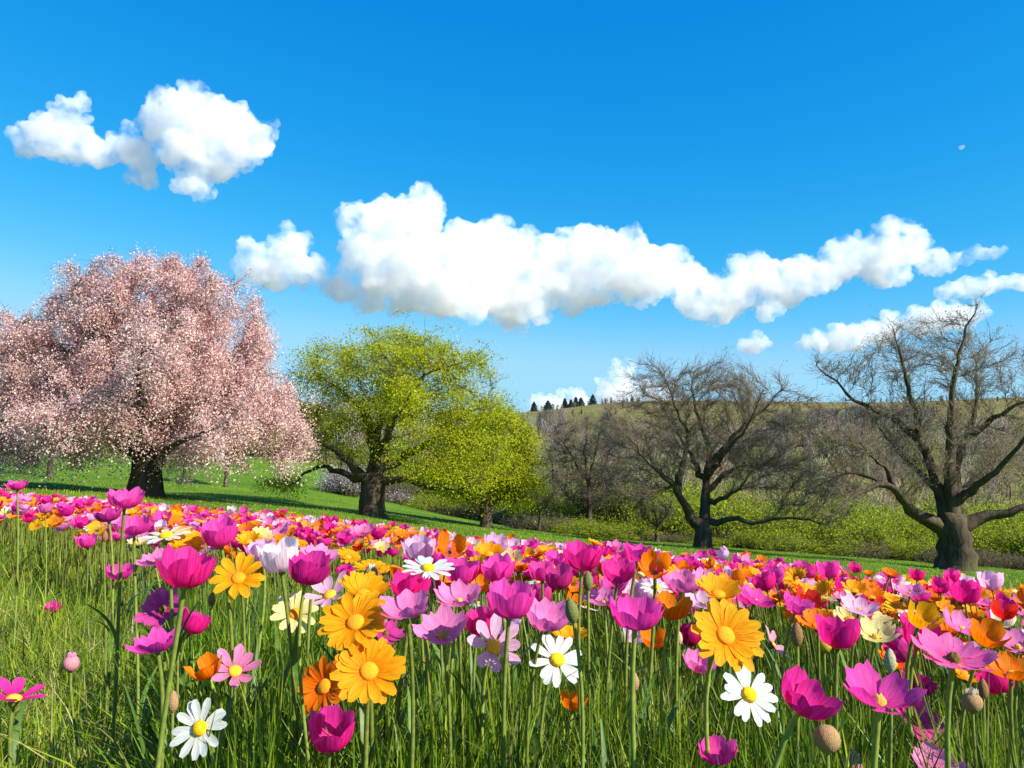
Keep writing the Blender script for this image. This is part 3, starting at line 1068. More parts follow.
s_, px_ = hill_spots(900, 330, 1150, 92, 175)
woods('woods', 'grey brown leafless woods filling the valley below the hill', s_, 5, 9, ((0.21, 0.175, 0.135), (0.23, 0.23, 0.06), 0.3), 46, 0.05)
s_, px_ = hill_spots(1300, 440, 1180, 150, 236)
dens = np.array([mnoise.noise(Vector((x * 0.018, y * 0.018, 3.1))) for x, y, _ in s_])
s_ = s_[dens > -0.15 + 0.55 * sst(s_[:, 1], 170, 232)]
woods('woods', 'thinner greyish woods climbing towards the bare hill top', s_, 3.5, 6.5, ((0.185, 0.16, 0.145), (0.17, 0.175, 0.07), 0.2), 34, 0.085)
s_, px_ = hill_spots(330, 770, 930, 172, 204)
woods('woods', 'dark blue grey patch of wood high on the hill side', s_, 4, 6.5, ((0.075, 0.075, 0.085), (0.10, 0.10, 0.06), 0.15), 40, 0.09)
s_, px_ = hill_spots(60, 538, 562, 178, 200)
woods('woods', 'small dark clump of bare trees high on the hill above the scrub', s_, 3.5, 5.5, ((0.085, 0.08, 0.085), (0.10, 0.10, 0.06), 0.15), 40, 0.09)
s_, px_ = hill_spots(150, 420, 1180, 225, 296)
woods('bushes', 'scattered low bushes and thorn dotted over the open hill top', s_, 0.8, 2.4, ((0.13, 0.115, 0.07), (0.11, 0.13, 0.045), 0.4), 40, 0.08)
s_, px_ = hill_spots(500, 380, 1150, 68, 90)
woods('woods', 'brown tangled wood edge just behind the row of shrubs', s_, 4, 7, ((0.21, 0.17, 0.11), (0.28, 0.28, 0.045), 0.45), 56, 0.03)
s_, px_ = hill_spots(420, -160, 330, 88, 190)
woods('woods', 'brown leafless woods on the rise behind the blossom tree', s_, 4, 8, ((0.19, 0.16, 0.10), (0.22, 0.23, 0.05), 0.4), 44, 0.05)

# --- conifers on the ridge
M_CONIFER = mat_tint('conifer_needles', 0.15)


def conifer(label, px, d, h, w, seed):
    loc = ground_at(px, d)
    root = empty('conifer', loc, label, 'tree', 'dark conifers on the ridge')
    v, q = tubes([list(range(6))], np.array([[0, 0, z] for z in np.linspace(-0.3, h * 0.9, 6)]), np.linspace(0.3, 0.08, 6), lambda r: 7)
    link_mesh('trunk', make_mesh('trunk', v, None, q), M_BARK, root)
    n = 1400
    f = rng.uniform(0.08, 1, n)
    a = rng.uniform(0, 2 * math.pi, n)
    rr = w * 0.5 * (1 - f) ** 0.7 * np.sqrt(rng.uniform(0.1, 1, n)) * (0.8 + 0.3 * np.sin(f * 40)) + 0.1
    p = np.stack([np.cos(a) * rr, np.sin(a) * rr, f * h - 0.25 * rr], -1)
    v, q, tn = leaf_cards(p, rng.uniform(0.5, 1.0, n), vary((0.045, 0.07, 0.055), n, 0.25), 0.8)
    link_mesh('crown', make_mesh('crown', v, None, q, tint=tn, smooth=False), M_CONIFER, root)


CL = ['dark conifer standing first in the ridge line next to the broad green tree', 'wide low dark conifer in the ridge line', 'dark conifer in the ridge line set apart by a gap on both sides',
      'slim dark conifer in the ridge line between two fuller ones', 'pointed dark conifer in the middle of the ridge line', 'full dark conifer in the ridge line nearest the low ridge cloud', 'last dark conifer of the ridge line, next to the forked bare tree']
for k, (px, h, w) in enumerate(((534, 4.8, 4.4), (548, 4.6, 6.4), (565, 4.8, 4), (571, 3.8, 3), (576, 4.6, 3.4), (581, 4.2, 4.6), (593, 4.8, 4.6))):
    conifer(CL[k], px, HILL_D - 4 + (k % 3), h, w, k)
for k, (px, h, w) in enumerate(((604, 5, 4), (610, 5.4, 4), (617, 5.2, 4.4), (552, 6.0, 7), (541, 5.0, 4))):
    x = ground_at(px, HILL_D + 3)
s_, px_ = hill_spots(26, 596, 640, HILL_D - 6, HILL_D + 4)
woods('treeline', 'thin line of bare trees along the crest of the hill', s_, 2.2, 3.8, ((0.10, 0.085, 0.075), (0.09, 0.09, 0.05), 0.2), 40, 0.06)


# ------------------------------------------------------------------ flowers
M_PETAL = mat_petal('petal', True)
M_PETAL_MASS = mat_petal('petal_mass', False)
M_STEM = mat_obj('stem_green', 0.5, 0.0, 120, trans=0.15)
M_DISC = mat_obj('disc_florets', 0.85, 0.5, 900, var=0.25)
M_SEED = mat_obj('seed_husk', 0.9, 1.0, 700, var=0.35)
M_STEM_MASS = mat_tint('stem_mass', 0.2)

PINK = {'magenta': (0.86, 0.014, 0.25), 'hot': (0.92, 0.042, 0.35), 'pink': (0.93, 0.190, 0.48), 'light': (0.93, 0.47, 0.66), 'purple': (0.66, 0.03, 0.25), 'deep': (0.56, 0.005, 0.13),
        'red': (0.85, 0.015, 0.008), 'orange': (0.94, 0.165, 0.001), 'yellow': (0.95, 0.36, 0.001), 'cream': (0.94, 0.70, 0.26), 'white': (0.88, 0.86, 0.80), 'blush': (0.93, 0.66, 0.68)}


def petals(n, L, W, phis, whorls=1, nu=6, nv=8, wrap=1.0, tip=0.25, tipp=2.4, wave=0.0, groove=0.0, r0=0.004, jit=5, seed=0, inner=0.94, notch=0.0, wpow=0.6, taper=0.4):
    r_ = np.random.default_rng(seed)
    V, Q, UV, m = [], [], [], 0
    u = np.linspace(-1, 1, nu + 1)
    v = np.linspace(0, 1, nv + 1)
    for w in range(whorls):
        for k in range(n):
            az = 2 * math.pi * (k + 0.5 * w) / n + r_.normal() * 0.10
            Lk = L * (1 + r_.normal() * 0.05) * inner ** w
            dphi = r_.normal() * jit - 5 * w
            vv = v[:, None] * (1 - tip * np.abs(u)[None] ** tipp - notch * np.exp(-(u[None] / 0.22) ** 2) * r_.uniform(0.3, 1))
            # profile
            s = np.linspace(0, 1, 61)
            knots = np.linspace(0, 1, len(phis))
            ph = np.interp(s, knots, np.array(phis) + dphi * np.linspace(0, 1, len(phis)))
            ph = np.radians(ph)
            rr = r0 + np.concatenate([[0], np.cumsum(np.sin(ph[:-1]))]) * Lk / 60
            zz = np.concatenate([[0], np.cumsum(np.cos(ph[:-1]))]) * Lk / 60
            r = np.interp(vv, s, rr) - 0.0006 * w
            z = np.interp(vv, s, zz)
            rmax = rr.max()
            hw = W * (np.clip(vv, 0.0, 1) ** wpow) * (1 - taper * vv ** 3) + 0.0012
            lat = u[None] * hw
            th = lat / np.maximum(r, 0.55 * rmax) * wrap
            tw = r_.normal() * 0.10
            er = np.stack([np.cos(az + th), np.sin(az + th)], -1)
            x = r * er[..., 0] - np.sin(az) * lat * (1 - wrap)
            y = r * er[..., 1] + np.cos(az) * lat * (1 - wrap)
            rip = wave * (np.sin(u[None] * 6 + r_.uniform(0, 6)) * vv ** 3 + 0.7 * np.sin(u[None] * 11 + r_.uniform(0, 6)) * vv ** 5)
            z = z + rip + groove * (u[None] ** 2) * (vv ** 0.5) + tw * lat * vv
            out = rip * 0.9
            x = x + np.cos(az) * out; y = y + np.sin(az) * out
            V.append(np.stack([x, y, z], -1).reshape(-1, 3))
            UV.append(np.stack([np.broadcast_to(u[None] * 0.5 + 0.5 + k * 0.37 + w * 1.7, x.shape), np.broadcast_to(v[:, None], x.shape)], -1).reshape(-1, 2))
            i = (np.arange(nv)[:, None] * (nu + 1) + np.arange(nu)[None]).ravel() + m
            Q.append(np.stack([i, i + 1, i + nu + 2, i + nu + 1], -1))
            m += (nu + 1) * (nv + 1)
    return np.concatenate(V), np.concatenate(Q), np.concatenate(UV)


def dome(rad, h, rows=7, seg=16, bump=0.0, seed=0, z0=0.0):
    r_ = np.random.default_rng(seed)
    V = [(0, 0, z0 + h)]
    for i in range(1, rows + 1):
        a = i / rows * math.pi * 0.55
        for k in range(seg):
            b = 2 * math.pi * (k + 0.5 * (i % 2)) / seg
            q = 1 + r_.normal() * bump
            V.append((rad * math.sin(a) * math.cos(b) * q, rad * math.sin(a) * math.sin(b) * q, z0 + h * math.cos(a) * q))
    T = [(0, 1 + k, 1 + (k + 1) % seg) for k in range(seg)]
    Q = [(1 + i * seg + k, 1 + (i + 1) * seg + k, 1 + (i + 1) * seg + (k + 1) % seg, 1 + i * seg + (k + 1) % seg) for i in range(rows - 1) for k in range(seg)]
    return np.array(V), np.array(T), np.array(Q)


def lathe(prof, seg=14, rib=0.0):
    V, Q = [], []
    for i, (r, z) in enumerate(prof):
        for k in range(seg):
            a = 2 * math.pi * k / seg
            q = r * (1 + rib * (k % 2))
            V.append((q * math.cos(a), q * math.sin(a), z))
    for i in range(len(prof) - 1):
        for k in range(seg):
            Q.append((i * seg + k, i * seg + (k + 1) % seg, (i + 1) * seg + (k + 1) % seg, (i + 1) * seg + k))
    return np.array(V), np.array(Q)


HEADS = {}


def head(kind, var=0):
    """Petal mesh, its centre, its width; with the disc, calyx meshes of the kind."""
    key = (kind, var)
    if key in HEADS:
        return HEADS[key]
    s = var * 17 + 3
    P = dict(
        closed=lambda: petals(3, .056, .023, (84, 40, 6, -6, -22), 2, wave=.0006, seed=s, jit=3),
        cup=lambda: petals(3, .056, .026, (88, 60, 18, 8, 6), 2, wave=.0020, seed=s, tip=.24, notch=.07),
        bowl=lambda: petals(4, .054, .023, (88, 72, 38, 18, 14), 2, wave=.0024, seed=s, tip=.24, notch=.07),
        open=lambda: petals(4, .054, .022, (88, 78, 56, 40, 28), 2, wave=.0028, seed=s, tip=.24, jit=9, notch=.07),
        wide=lambda: petals(5, .050, .019, (88, 84, 74, 62, 50), 2, wave=.0028, seed=s, tip=.22, jit=9, notch=.06),
        star=lambda: petals(8, .044, .0115, (80, 72, 64, 60, 62), 1, nu=4, wrap=.4, wave=.0008, groove=.002, seed=s, tip=.25, r0=.006, jit=7, notch=.05),
        daisy=lambda: petals(14, .040, .0078, (72, 74, 78, 84, 92), 2, nu=4, wrap=.15, wave=.0006, groove=.0022, seed=s, tip=.30, r0=.008, jit=8, notch=.06, inner=.86, wpow=.45, taper=.2),
        sparse=lambda: petals(11, .040, .0092, (70, 72, 76, 82, 90), 1, nu=4, wrap=.15, wave=.0006, groove=.0024, seed=s, tip=.30, r0=.008, jit=9, notch=.06, wpow=.45, taper=.2),
        upward=lambda: petals(13, .038, .0080, (70, 62, 56, 56, 62), 2, nu=4, wrap=.2, wave=.0006, groove=.0022, seed=s, tip=.30, r0=.007, jit=8, notch=.06, inner=.86, wpow=.45, taper=.2),
        poppy=lambda: petals(4, .046, .026, (88, 62, 26, 16, 16), 1, wave=.0016, seed=s, tip=.16),
        ox=lambda: petals(13, .030, .0054, (84, 84, 84, 88, 94), 1, nu=4, wrap=.1, wave=.0004, groove=.0010, seed=s, tip=.30, r0=.008, jit=8, notch=.05, wpow=.4, taper=.15),
    )[kind]
    v, q, uv = P()
    me = make_mesh('petals', v, None, q, uv=uv)
    lo, hi = v.min(0), v.max(0)
    wd = max(hi[0] - lo[0], hi[1] - lo[1]) * 0.96
    cz = (lo[2] + hi[2]) / 2
    HEADS[key] = (me, wd, cz)
    return HEADS[key]


def small(name, v, t_, q):
    return make_mesh(name, v, t_, q)


DISC_BIG = small('disc', *dome(.0120, .0060, bump=.03, seed=1, z0=.001))
DISC_OX = small('disc', *dome(.0095, .0060, bump=.05, seed=2, z0=.001))
HEART = small('heart', *dome(.0075, .0085, bump=.10, seed=3, z0=.001))
_v, _q = lathe([(.0035, -.013), (.0062, -.010), (.0085, -.005), (.0080, -.0006)])
CALYX_ME = small('calyx', _v, None, _q)
_v, _q = lathe([(.0032, -.006), (.0048, -.003), (.0062, .000), (.0050, .002)])
KNOT_ME = small('receptacle', _v, None, _q)
BALL_V = lathe([(.002, 0), (.007, .002), (.0115, .008), (.0125, .014), (.0110, .020), (.0065, .025), (.002, .0265), (.0, .0262)], 20, 0.05)
BUD_V = lathe([(.002, 0), (.0055, .004), (.0072, .011), (.0062, .019), (.0032, .026), (.0, .029)], 16, 0.10)
BALL_ME, BUD_ME = small('husk', BALL_V[0], None, BALL_V[1]), small('bud', BUD_V[0], None, BUD_V[1])
CROWN_ME = make_mesh('petal_tips', *[x for x in ((lambda r: (r[0], None, r[1], None, True, r[2]))(petals(10, .016, .0028, (30, 8, 0, -8, -10), 1, nu=2, nv=4, wrap=.3, r0=.0055, seed=5)))])

GREEN_STEM = (0.20, 0.25, 0.040)
DISC_COL = {'daisy': (0.90, 0.30, 0.006), 'sparse': (0.88, 0.27, 0.006), 'upward': (0.85, 0.27, 0.006), 'ox': (0.85, 0.46, 0.005), 'star': (0.80, 0.42, 0.02), 'wide': (0.16, 0.10, 0.02), 'open': (0.55, 0.33, 0.05)}


def stem_mesh(p0, axis, p3, r=0.0034, seed=0):
    """Bent stem from the flower's base p0 down to the ground p3."""
    r_ = np.random.default_rng(seed)
    h = p0[2] - p3[2]
    p1 = p0 - axis * h * 0.28
    p2 = p3 + np.array([r_.normal() * 0.02, r_.normal() * 0.02, h * 0.45])
    s = np.linspace(0, 1, 13)[:, None]
    c_ = (1 - s) ** 3 * p0 + 3 * s * (1 - s) ** 2 * p1 + 3 * s ** 2 * (1 - s) * p2 + s ** 3 * p3
    rad = np.linspace(r * 0.95, r * 1.15, 13)
    v, q = tubes([list(range(13))], c_, rad, lambda x: 7)
    return v, q, c_


def axis_rot(front, side, spin):
    """Rotation that takes +z to an axis leaning to the camera (front) and aside, degrees."""
    a, b = R(front), R(side)
    ax = Vector((math.sin(b), -math.sin(a) * math.cos(b), math.cos(a) * math.cos(b))).normalized()
    q = Vector((0, 0, 1)).rotation_difference(ax)
    return q.to_matrix() @ Matrix.Rotation(spin, 3, 'Z'), np.array(ax)


REALW = dict(closed=.052, cup=.062, bowl=.070, open=.080, wide=.088, star=.080, daisy=.088, sparse=.086, upward=.074, poppy=.060, ox=.068)
BLADE_V = None


def leaf_blade(h, w, lean, az, seed=0):
    """A folded strap leaf from the stem's foot."""
    r_ = np.random.default_rng(seed)
    n = 10
    s = np.linspace(0, 1, n)
    x = lean * s ** 2.2 * h
    z = h * (s - 0.25 * lean * s ** 2.5)
    hw = w * 0.5 * np.sin(np.pi * np.clip(s * 0.86 + 0.12, 0, 1)) ** 0.8
    V = []
    for i in range(n):
        tw = 0.5 * s[i]
        for u in (-1, 0, 1):
            lx, ly, lz = x[i] - (0.25 * hw[i] if u == 0 else 0), u * hw[i], z[i]
            V.append((lx * math.cos(az) - ly * math.sin(az + tw), lx * math.sin(az) + ly * math.cos(az + tw), lz))
    Q = [(i * 3 + u, i * 3 + u + 1, i * 3 + u + 4, i * 3 + u + 3) for i in range(n - 1) for u in (0, 1)]
    return np.array(V), np.array(Q)


flower_no = 0
HAND = []


def flower(kind, px, py, wpx, col, front, side, label, leaf=0, group=None, col2=None, dscale=1.0):
    global flower_no
    flower_no += 1
    rw = REALW[kind] * dscale
    wpx = wpx * 1.07
    d = F * rw / wpx
    me, wd, cz = head(kind, flower_no % 4)
    sc = rw / wd
    rot, ax = axis_rot(front, side, rng.uniform(0, 6.28))
    P = at(px, py, d)
    foot = P - ax * cz * sc
    gx, gy = P[0] - ax[0] * 0.03 + rng.normal() * 0.015, P[1] + 0.02 + rng.normal() * 0.015
    g = np.array([gx, gy, tz(gx, gy) - 0.01])
    tulip = kind in ('closed', 'cup', 'bowl', 'open', 'wide', 'poppy')
    root = empty('tulip' if kind in ('closed', 'cup', 'bowl', 'open', 'wide') else 'poppy' if kind == 'poppy' else 'daisy', g, label,
                 {'poppy': 'poppy'}.get(kind, 'tulip' if tulip else 'daisy'), group)
    base = Vector(foot - g)
    M = Matrix.Translation(base) @ rot.to_4x4() @ Matrix.Scale(sc, 4)
    c_ = np.array(PINK[col] if isinstance(col, str) else col) * np.exp(rng.normal(size=3) * 0.05)
    c_ = (*np.clip(c_, 0, 0.95), 1)
    h = link_mesh('petals', me, M_PETAL, root, c_); h.matrix_local = M
    gc = np.array(GREEN_STEM) * math.exp(rng.normal() * 0.15)
    if kind in DISC_COL:
        dm = HEART if tulip else DISC_OX if kind == 'ox' else DISC_BIG
        o = link_mesh('heart' if tulip else 'disc', dm, M_DISC, root, (*DISC_COL[kind], 1)); o.matrix_local = M
    o = link_mesh('receptacle' if tulip else 'calyx', KNOT_ME if tulip else CALYX_ME, M_STEM, root, (*gc, 1)); o.matrix_local = M
    v, q, curve = stem_mesh(np.array(base) - ax * 0.004, ax, np.zeros(3), r=rng.uniform(.0024, .0034), seed=flower_no)
    link_mesh('stem', make_mesh('stem', v, None, q), M_STEM, root, (*gc, 1))
    for k in range(leaf):
        v, q = leaf_blade(rng.uniform(0.22, 0.34), rng.uniform(0.016, 0.026), rng.uniform(0.15, 0.5), rng.uniform(0, 6.28))
        link_mesh('leaf', make_mesh('leaf', v, None, q), M_STEM, root, (0.055, 0.12, 0.03, 1))
    for k in range(2 if wpx > 24 else 1):
        v, q = leaf_blade(rng.uniform(0.07, 0.17), rng.uniform(0.007, 0.013), rng.uniform(0.3, 0.9), rng.uniform(0, 6.28))
        v = v + curve[rng.integers(5, 11)]
        link_mesh('leaf', make_mesh('leaf', v, None, q), M_STEM, root, (*(np.array((0.10, 0.19, 0.03)) * math.exp(rng.normal() * 0.2)), 1))
    HAND.append((px, py, wpx * 0.5, d))
    return root


def bud(px, py, wpx, col, label, ball=False, tips=None, side=0, front=0, name='flower_bud', cat='flower bud'):
    global flower_no
    flower_no += 1
    rw = .026 if ball else .016
    d = F * rw / wpx
    P = at(px, py, d)
    rot, ax = axis_rot(front, side, 0.4)
    foot = P - ax * .013
    g = np.array([P[0], P[1] + .02, tz(P[0], P[1] + .02) - 0.01])
    root = empty(name, g, label, cat)
    M = Matrix.Translation(Vector(foot - g)) @ rot.to_4x4() @ Matrix.Scale(1.06, 4)
    o = link_mesh('husk' if ball else 'bud', BALL_ME if ball else BUD_ME, M_SEED, root, (*col, 1)); o.matrix_local = M
    if tips:
        o = link_mesh('petal_tips', CROWN_ME, M_PETAL, root, (*tips, 1)); o.matrix_local = M @ Matrix.Translation((0, 0, .016))
    v, q, _c = stem_mesh(foot - g, ax, np.zeros(3), r=.0024, seed=flower_no)
    link_mesh('stem', make_mesh('stem', v, None, q), M_STEM, root, (*GREEN_STEM, 1))


f_ = flower
# left meadow
f_('bowl', 125, 499, 36, 'hot', 12, 8, 'hot pink open tulip standing tallest in front of the blossom tree trunk')
f_('bowl', 108, 515, 27, 'purple', 5, -8, 'mauve tulip tucked under the tall hot pink one below the blossom tree')
f_('bowl', 134, 526, 32, 'hot', 15, 5, 'pink tulip just right of and below the mauve tulip under the blossom tree')
f_('ox', 166, 536, 44, 'white', 14, -4, 'white daisy seen edge on above a yellow daisy near the blossom tree', dscale=1.2)
f_('upward', 187, 543, 40, 'yellow', 20, 14, 'yellow daisy seen edge on, touching the edge on white daisy')
f_('cup', 219, 533, 34, 'hot', 14, -6, 'magenta tulip with pale rim right of the edge on yellow daisy')
f_('open', 153, 558, 36, 'pink', 14, -10, 'lilac pink tulip left of the biggest magenta tulip in the grass')
f_('cup', 187, 567, 52, 'magenta', 10, 10, 'biggest magenta tulip on a long stem at the grass edge', leaf=1)
f_('cup', 87, 541, 18, 'hot', 10, 0, 'small pink tulip alone in the grass, uppermost of three')
f_('bowl', 120, 572, 27, 'hot', 12, 6, 'lone pink tulip half open in the grass left of the biggest magenta tulip')
f_('bowl', 53, 607, 17, 'magenta', 10, 4, 'small crimson pink tulip alone halfway down the grass')
f_('star', 15, 693, 48, 'magenta', 4, 10, 'magenta star petalled flower cut by the left frame edge')
f_('wide', 161, 607, 46, 'purple', 48, -6, 'purple tulip wide open with its dark heart turned to the viewer')
f_('cup', 194, 622, 28, 'magenta', -10, 22, 'crimson tulip half hidden behind the long stem of the biggest magenta tulip')
f_('open', 156, 641, 52, 'hot', 8, -8, 'large pink cupped tulip directly under the wide open purple one', leaf=1)
f_('poppy', 205, 668, 34, 'orange', 14, -18, 'orange poppy leaning against a pale pink cosmos')
f_('star', 235, 668, 44, 'pink', 40, 12, 'pale pink cosmos shaped flower overlapping an orange poppy')
f_('ox', 199, 728, 52, 'white', 66, -6, 'white daisy with yellow disc facing the viewer at the foot of the grass', dscale=1.1)
f_('sparse', 238, 576, 48, 'yellow', 48, 6, 'golden daisy with orange centre turned up beside the biggest magenta tulip')
f_('bowl', 17, 485, 20, 'hot', 8, 0, 'hot pink tulip topmost at the left end of the flower band')
f_('cup', 45, 508, 14, 'pink', 8, 0, 'small pink tulip dropping below the left end of the flower band')
f_('upward', 248, 539, 22, 'yellow', 30, 0, 'yellow daisy in the band just above the golden upturned daisy')
# centre left
f_('cup', 279, 556, 38, 'blush', 8, -8, 'creamy white tulip flushed pink beside the deep magenta tulip')
f_('cup', 308, 568, 42, 'magenta', 8, 12, 'deep magenta tulip in front of a pale pink one, left of the grass gap')
f_('open', 320, 555, 40, 'pink', 12, 16, 'pale pink tulip rising behind the deep magenta one')
f_('cup', 262, 550, 27, 'light', 8, -6, 'pale lilac tulip left of the creamy white tulip')
f_('sparse', 295, 612, 42, 'cream', 50, 8, 'pale yellow daisy with orange disc on its own in the grass')
f_('star', 328, 591, 44, 'light', 30, -14, 'light pink spreading flower behind the tallest golden daisies')
f_('cup', 345, 571, 17, 'magenta', 10, 0, 'small magenta tulip alone in the grass gap')
f_('upward', 365, 588, 48, 'yellow', 18, 12, 'golden daisy seen from the side with an orange tinged edge')
f_('daisy', 354, 620, 64, 'yellow', 46, -8, 'large golden daisy, middle one of three stacked golden daisies', leaf=1)
f_('daisy', 369, 670, 66, 'yellow', 58, 10, 'large golden daisy facing the viewer, lowest of the golden ones, over a pink cup', leaf=1)
f_('daisy', 322, 686, 56, 'orange', 62, -24, 'deep orange daisy turned away to one side, next to the lowest golden daisy')
f_('cup', 331, 731, 44, 'magenta', 16, 6, 'magenta cup flower low under the deep orange daisy')
f_('wide', 387, 631, 34, 'purple', 20, 20, 'shaded purple flower peeping out behind the golden daisies')
f_('cup', 411, 586, 38, 'magenta', 8, 4, 'magenta tulip rising behind the broad lilac pink cup')
f_('open', 406, 606, 58, 'pink', 12, -6, 'broad lilac pink cup flower in front of the magenta tulip')
f_('ox', 428, 567, 48, 'white', 16, 6, 'white daisy seen side on above the broad lilac pink cup', dscale=1.2)
f_('cup', 419, 548, 30, 'light', 8, 0, 'pale pink tulip behind the side on white daisy')
f_('poppy', 451, 547, 30, 'orange', 40, 14, 'orange poppy showing its dark red throat in the middle of the band')
f_('cup', 461, 571, 34, 'hot', 8, 6, 'hot pink tulip behind the open lilac one, left of the orange poppy')
f_('open', 459, 595, 48, 'pink', 16, 0, 'open lilac pink tulip right of the side on white daisy')
f_('open', 442, 628, 54, 'pink', 26, -4, 'mauve pink tulip with brown heart showing, right of the golden daisies', leaf=1)
f_('cup', 480, 622, 34, 'magenta', 8, 10, 'magenta tulip squeezed behind the pale cosmos flower with a yellow disc')
f_('star', 495, 645, 52, 'light', 60, 14, 'pale pink cosmos shaped flower with a yellow disc facing the viewer', leaf=1)
f_('cup', 511, 600, 44, 'hot', 10, 6, 'rosy magenta tulip in the centre of the picture, right of the open lilac one')
f_('poppy', 482, 584, 22, 'orange', 20, 0, 'small orange poppy between two rosy tulips in the centre')
f_('cup', 497, 569, 34, 'hot', 8, -8, 'hot pink tulip standing behind the rosy magenta one in the centre')
f_('upward', 489, 551, 28, 'yellow', 25, 0, 'yellow daisy deep in the central part of the band')
f_('closed', 410, 681, 15, 'deep', 0, 6, 'dark crimson closed tulip low in the shade right of the golden daisy')
f_('closed', 542, 594, 18, 'purple', 4, 4, 'closed purple tulip behind the leaning rose cup in the centre')
# centre right
f_('cup', 583, 555, 38, 'magenta', 12, 4, 'tall magenta tulip with pale lower petals at the top of the central band')
f_('bowl', 639, 553, 34, 'hot', 6, 12, 'fan shaped pink tulip in front of the forked bare tree')
f_('bowl', 618, 572, 36, 'magenta', 20, 4, 'rounded magenta bowl flower under the fan shaped pink tulip')
f_('cup', 558, 577, 28, 'purple', 6, -2, 'dark mauve tulip below the tall magenta tulip')
f_('cup', 542, 571, 26, 'hot', 6, -2, 'rose tulip left of the dark mauve one')
f_('open', 603, 597, 38, 'pink', 10, -6, 'lilac pink tulip left behind the great pink cup')
f_('bowl', 636, 614, 56, 'hot', 8, 4, 'great pink cup on a thick straight stem in the middle of the field', leaf=2)
f_('bowl', 546, 616, 48, 'pink', 16, 14, 'rose cup leaning to one side above a white daisy')
f_('ox', 557, 660, 50, 'white', 54, 12, 'white daisy with yellow disc tilted up below the leaning rose cup', dscale=1.1)
f_('poppy', 573, 701, 27, 'orange', 6, 6, 'small upright orange poppy low in the grass under the white daisy', dscale=.78)
f_('closed', 593, 638, 13, 'yellow', 0, 0, 'slim closed yellow flower left of the thick stem of the great pink cup')
f_('poppy', 672, 607, 36, 'orange', 14, 10, 'bright orange poppy cup right of the great pink cup')
f_('poppy', 654, 639, 27, 'orange', 16, -4, 'orange poppy half hidden low behind the great pink cup')
f_('upward', 719, 589, 46, 'yellow', 22, 4, 'golden daisy seen from the side above the largest yellow daisy')
f_('daisy', 727, 634, 70, 'yellow', 56, 10, 'largest yellow daisy with its orange disc facing the viewer', leaf=1)
f_('bowl', 681, 582, 38, 'pink', 8, 4, 'pink tulip above the bright orange poppy cup')
f_('open', 701, 600, 34, 'light', 14, -10, 'light mauve flower left of the side on golden daisy')
f_('open', 757, 597, 40, 'hot', 12, 22, 'pink tulip opening to one side, right of the largest yellow daisy')
f_('bowl', 700, 663, 32, 'pink', 14, 10, 'small streaked pink cup hanging under the largest yellow daisy')
f_('closed', 690, 634, 18, 'deep', 0, -6, 'closed crimson tulip left of the largest yellow daisy')
f_('ox', 656, 588, 30, 'white', 20, 0, 'white daisy seen edge on between pink tulips, above the orange poppy cup')
f_('ox', 750, 694, 56, 'white', 58, 14, 'big white daisy with yellow disc in front of the pink side turned fan', dscale=1.15)
f_('bowl', 717, 752, 38, 'hot', 12, -4, 'pink cup touching the bottom edge left of the round seed head', dscale=.72)
f_('poppy', 655, 566, 32, 'orange', 38, -6, 'orange poppy behind the fan shaped pink tulip showing a red throat')
f_('star', 776, 643, 34, 'light', 4, 62, 'pale pink daisy turned fully sideways like a fan')
# right
f_('cup', 838, 632, 40, 'magenta', 8, 2, 'deep magenta cup on a straight stem left of the cream and yellow bowl', leaf=1)
f_('open', 876, 631, 44, 'cream', 16, 4, 'cream bowl with yellow inside among pink flowers at the field edge')
f_('cup', 921, 633, 34, 'magenta', 14, 12, 'crimson magenta tulip behind the very wide mauve bowl')
f_('closed', 898, 647, 26, 'purple', 28, -36, 'closed mauve tulip nodding sideways under the crimson magenta one')
f_('wide', 955, 652, 78, (0.90, 0.11, 0.40), 14, 4, 'very wide mauve pink bowl flower, largest at the right side')
f_('open', 1012, 667, 56, 'orange', 8, 2, 'yellow orange spreading flower cut by the right frame edge')
f_('bowl', 807, 697, 62, 'magenta', 16, 24, 'large magenta tulip tipped over to one side above the round seed head', leaf=1)
f_('open', 880, 690, 78, 'hot', 10, 2, 'large rose bowl on a long stem right of the tipped magenta tulip', leaf=1)
f_('cup', 917, 683, 30, 'deep', 8, 24, 'dark crimson tulip peeping from behind the large rose bowl')
f_('wide', 920, 720, 48, 'purple', 50, 16, 'small purple flower with pale heart turned to the viewer under the rose bowl')
f_('open', 938, 764, 52, 'pink', 14, 0, 'rose pink flower cut by the bottom frame edge at the right')
f_('bowl', 798, 605, 32, 'hot', 18, 16, 'rose tulip right of the sideways opening pink one')
f_('open', 860, 606, 38, 'light', 18, 6, 'pale mauve open tulip above the cream and yellow bowl')
f_('open', 964, 624, 44, 'pink', 16, 18, 'mauve tulip spreading above the very wide bowl')
f_('cup', 829, 569, 20, 'hot', 8, 0, 'pink tulip poking above the band before the great bare tree')
f_('open', 910, 590, 30, 'pink', 12, 0, 'mauve tulip with white streaks at the top of the right hand band')
f_('upward', 818, 622, 38, 'orange', 20, -6, 'orange daisy left behind the deep magenta cup')
f_('poppy', 923, 617, 36, 'yellow', 30, 10, 'yellow poppy above the crimson magenta tulip')
f_('poppy', 1004, 611, 24, 'red', 14, 0, 'scarlet poppy near the right frame edge')
f_('poppy', 988, 634, 38, 'orange', 22, 12, 'orange poppy behind the very wide mauve bowl')
f_('upward', 890, 573, 17, 'orange', 20, 10, 'small orange daisy standing out against the lawn before the great bare tree')
f_('upward', 869, 573, 11, 'orange', 12, 0, 'tiny orange daisy against the lawn left of the small orange one')
f_('cup', 917, 575, 13, 'magenta', 8, 0, 'tiny magenta tulip against the lawn before the great trunk')
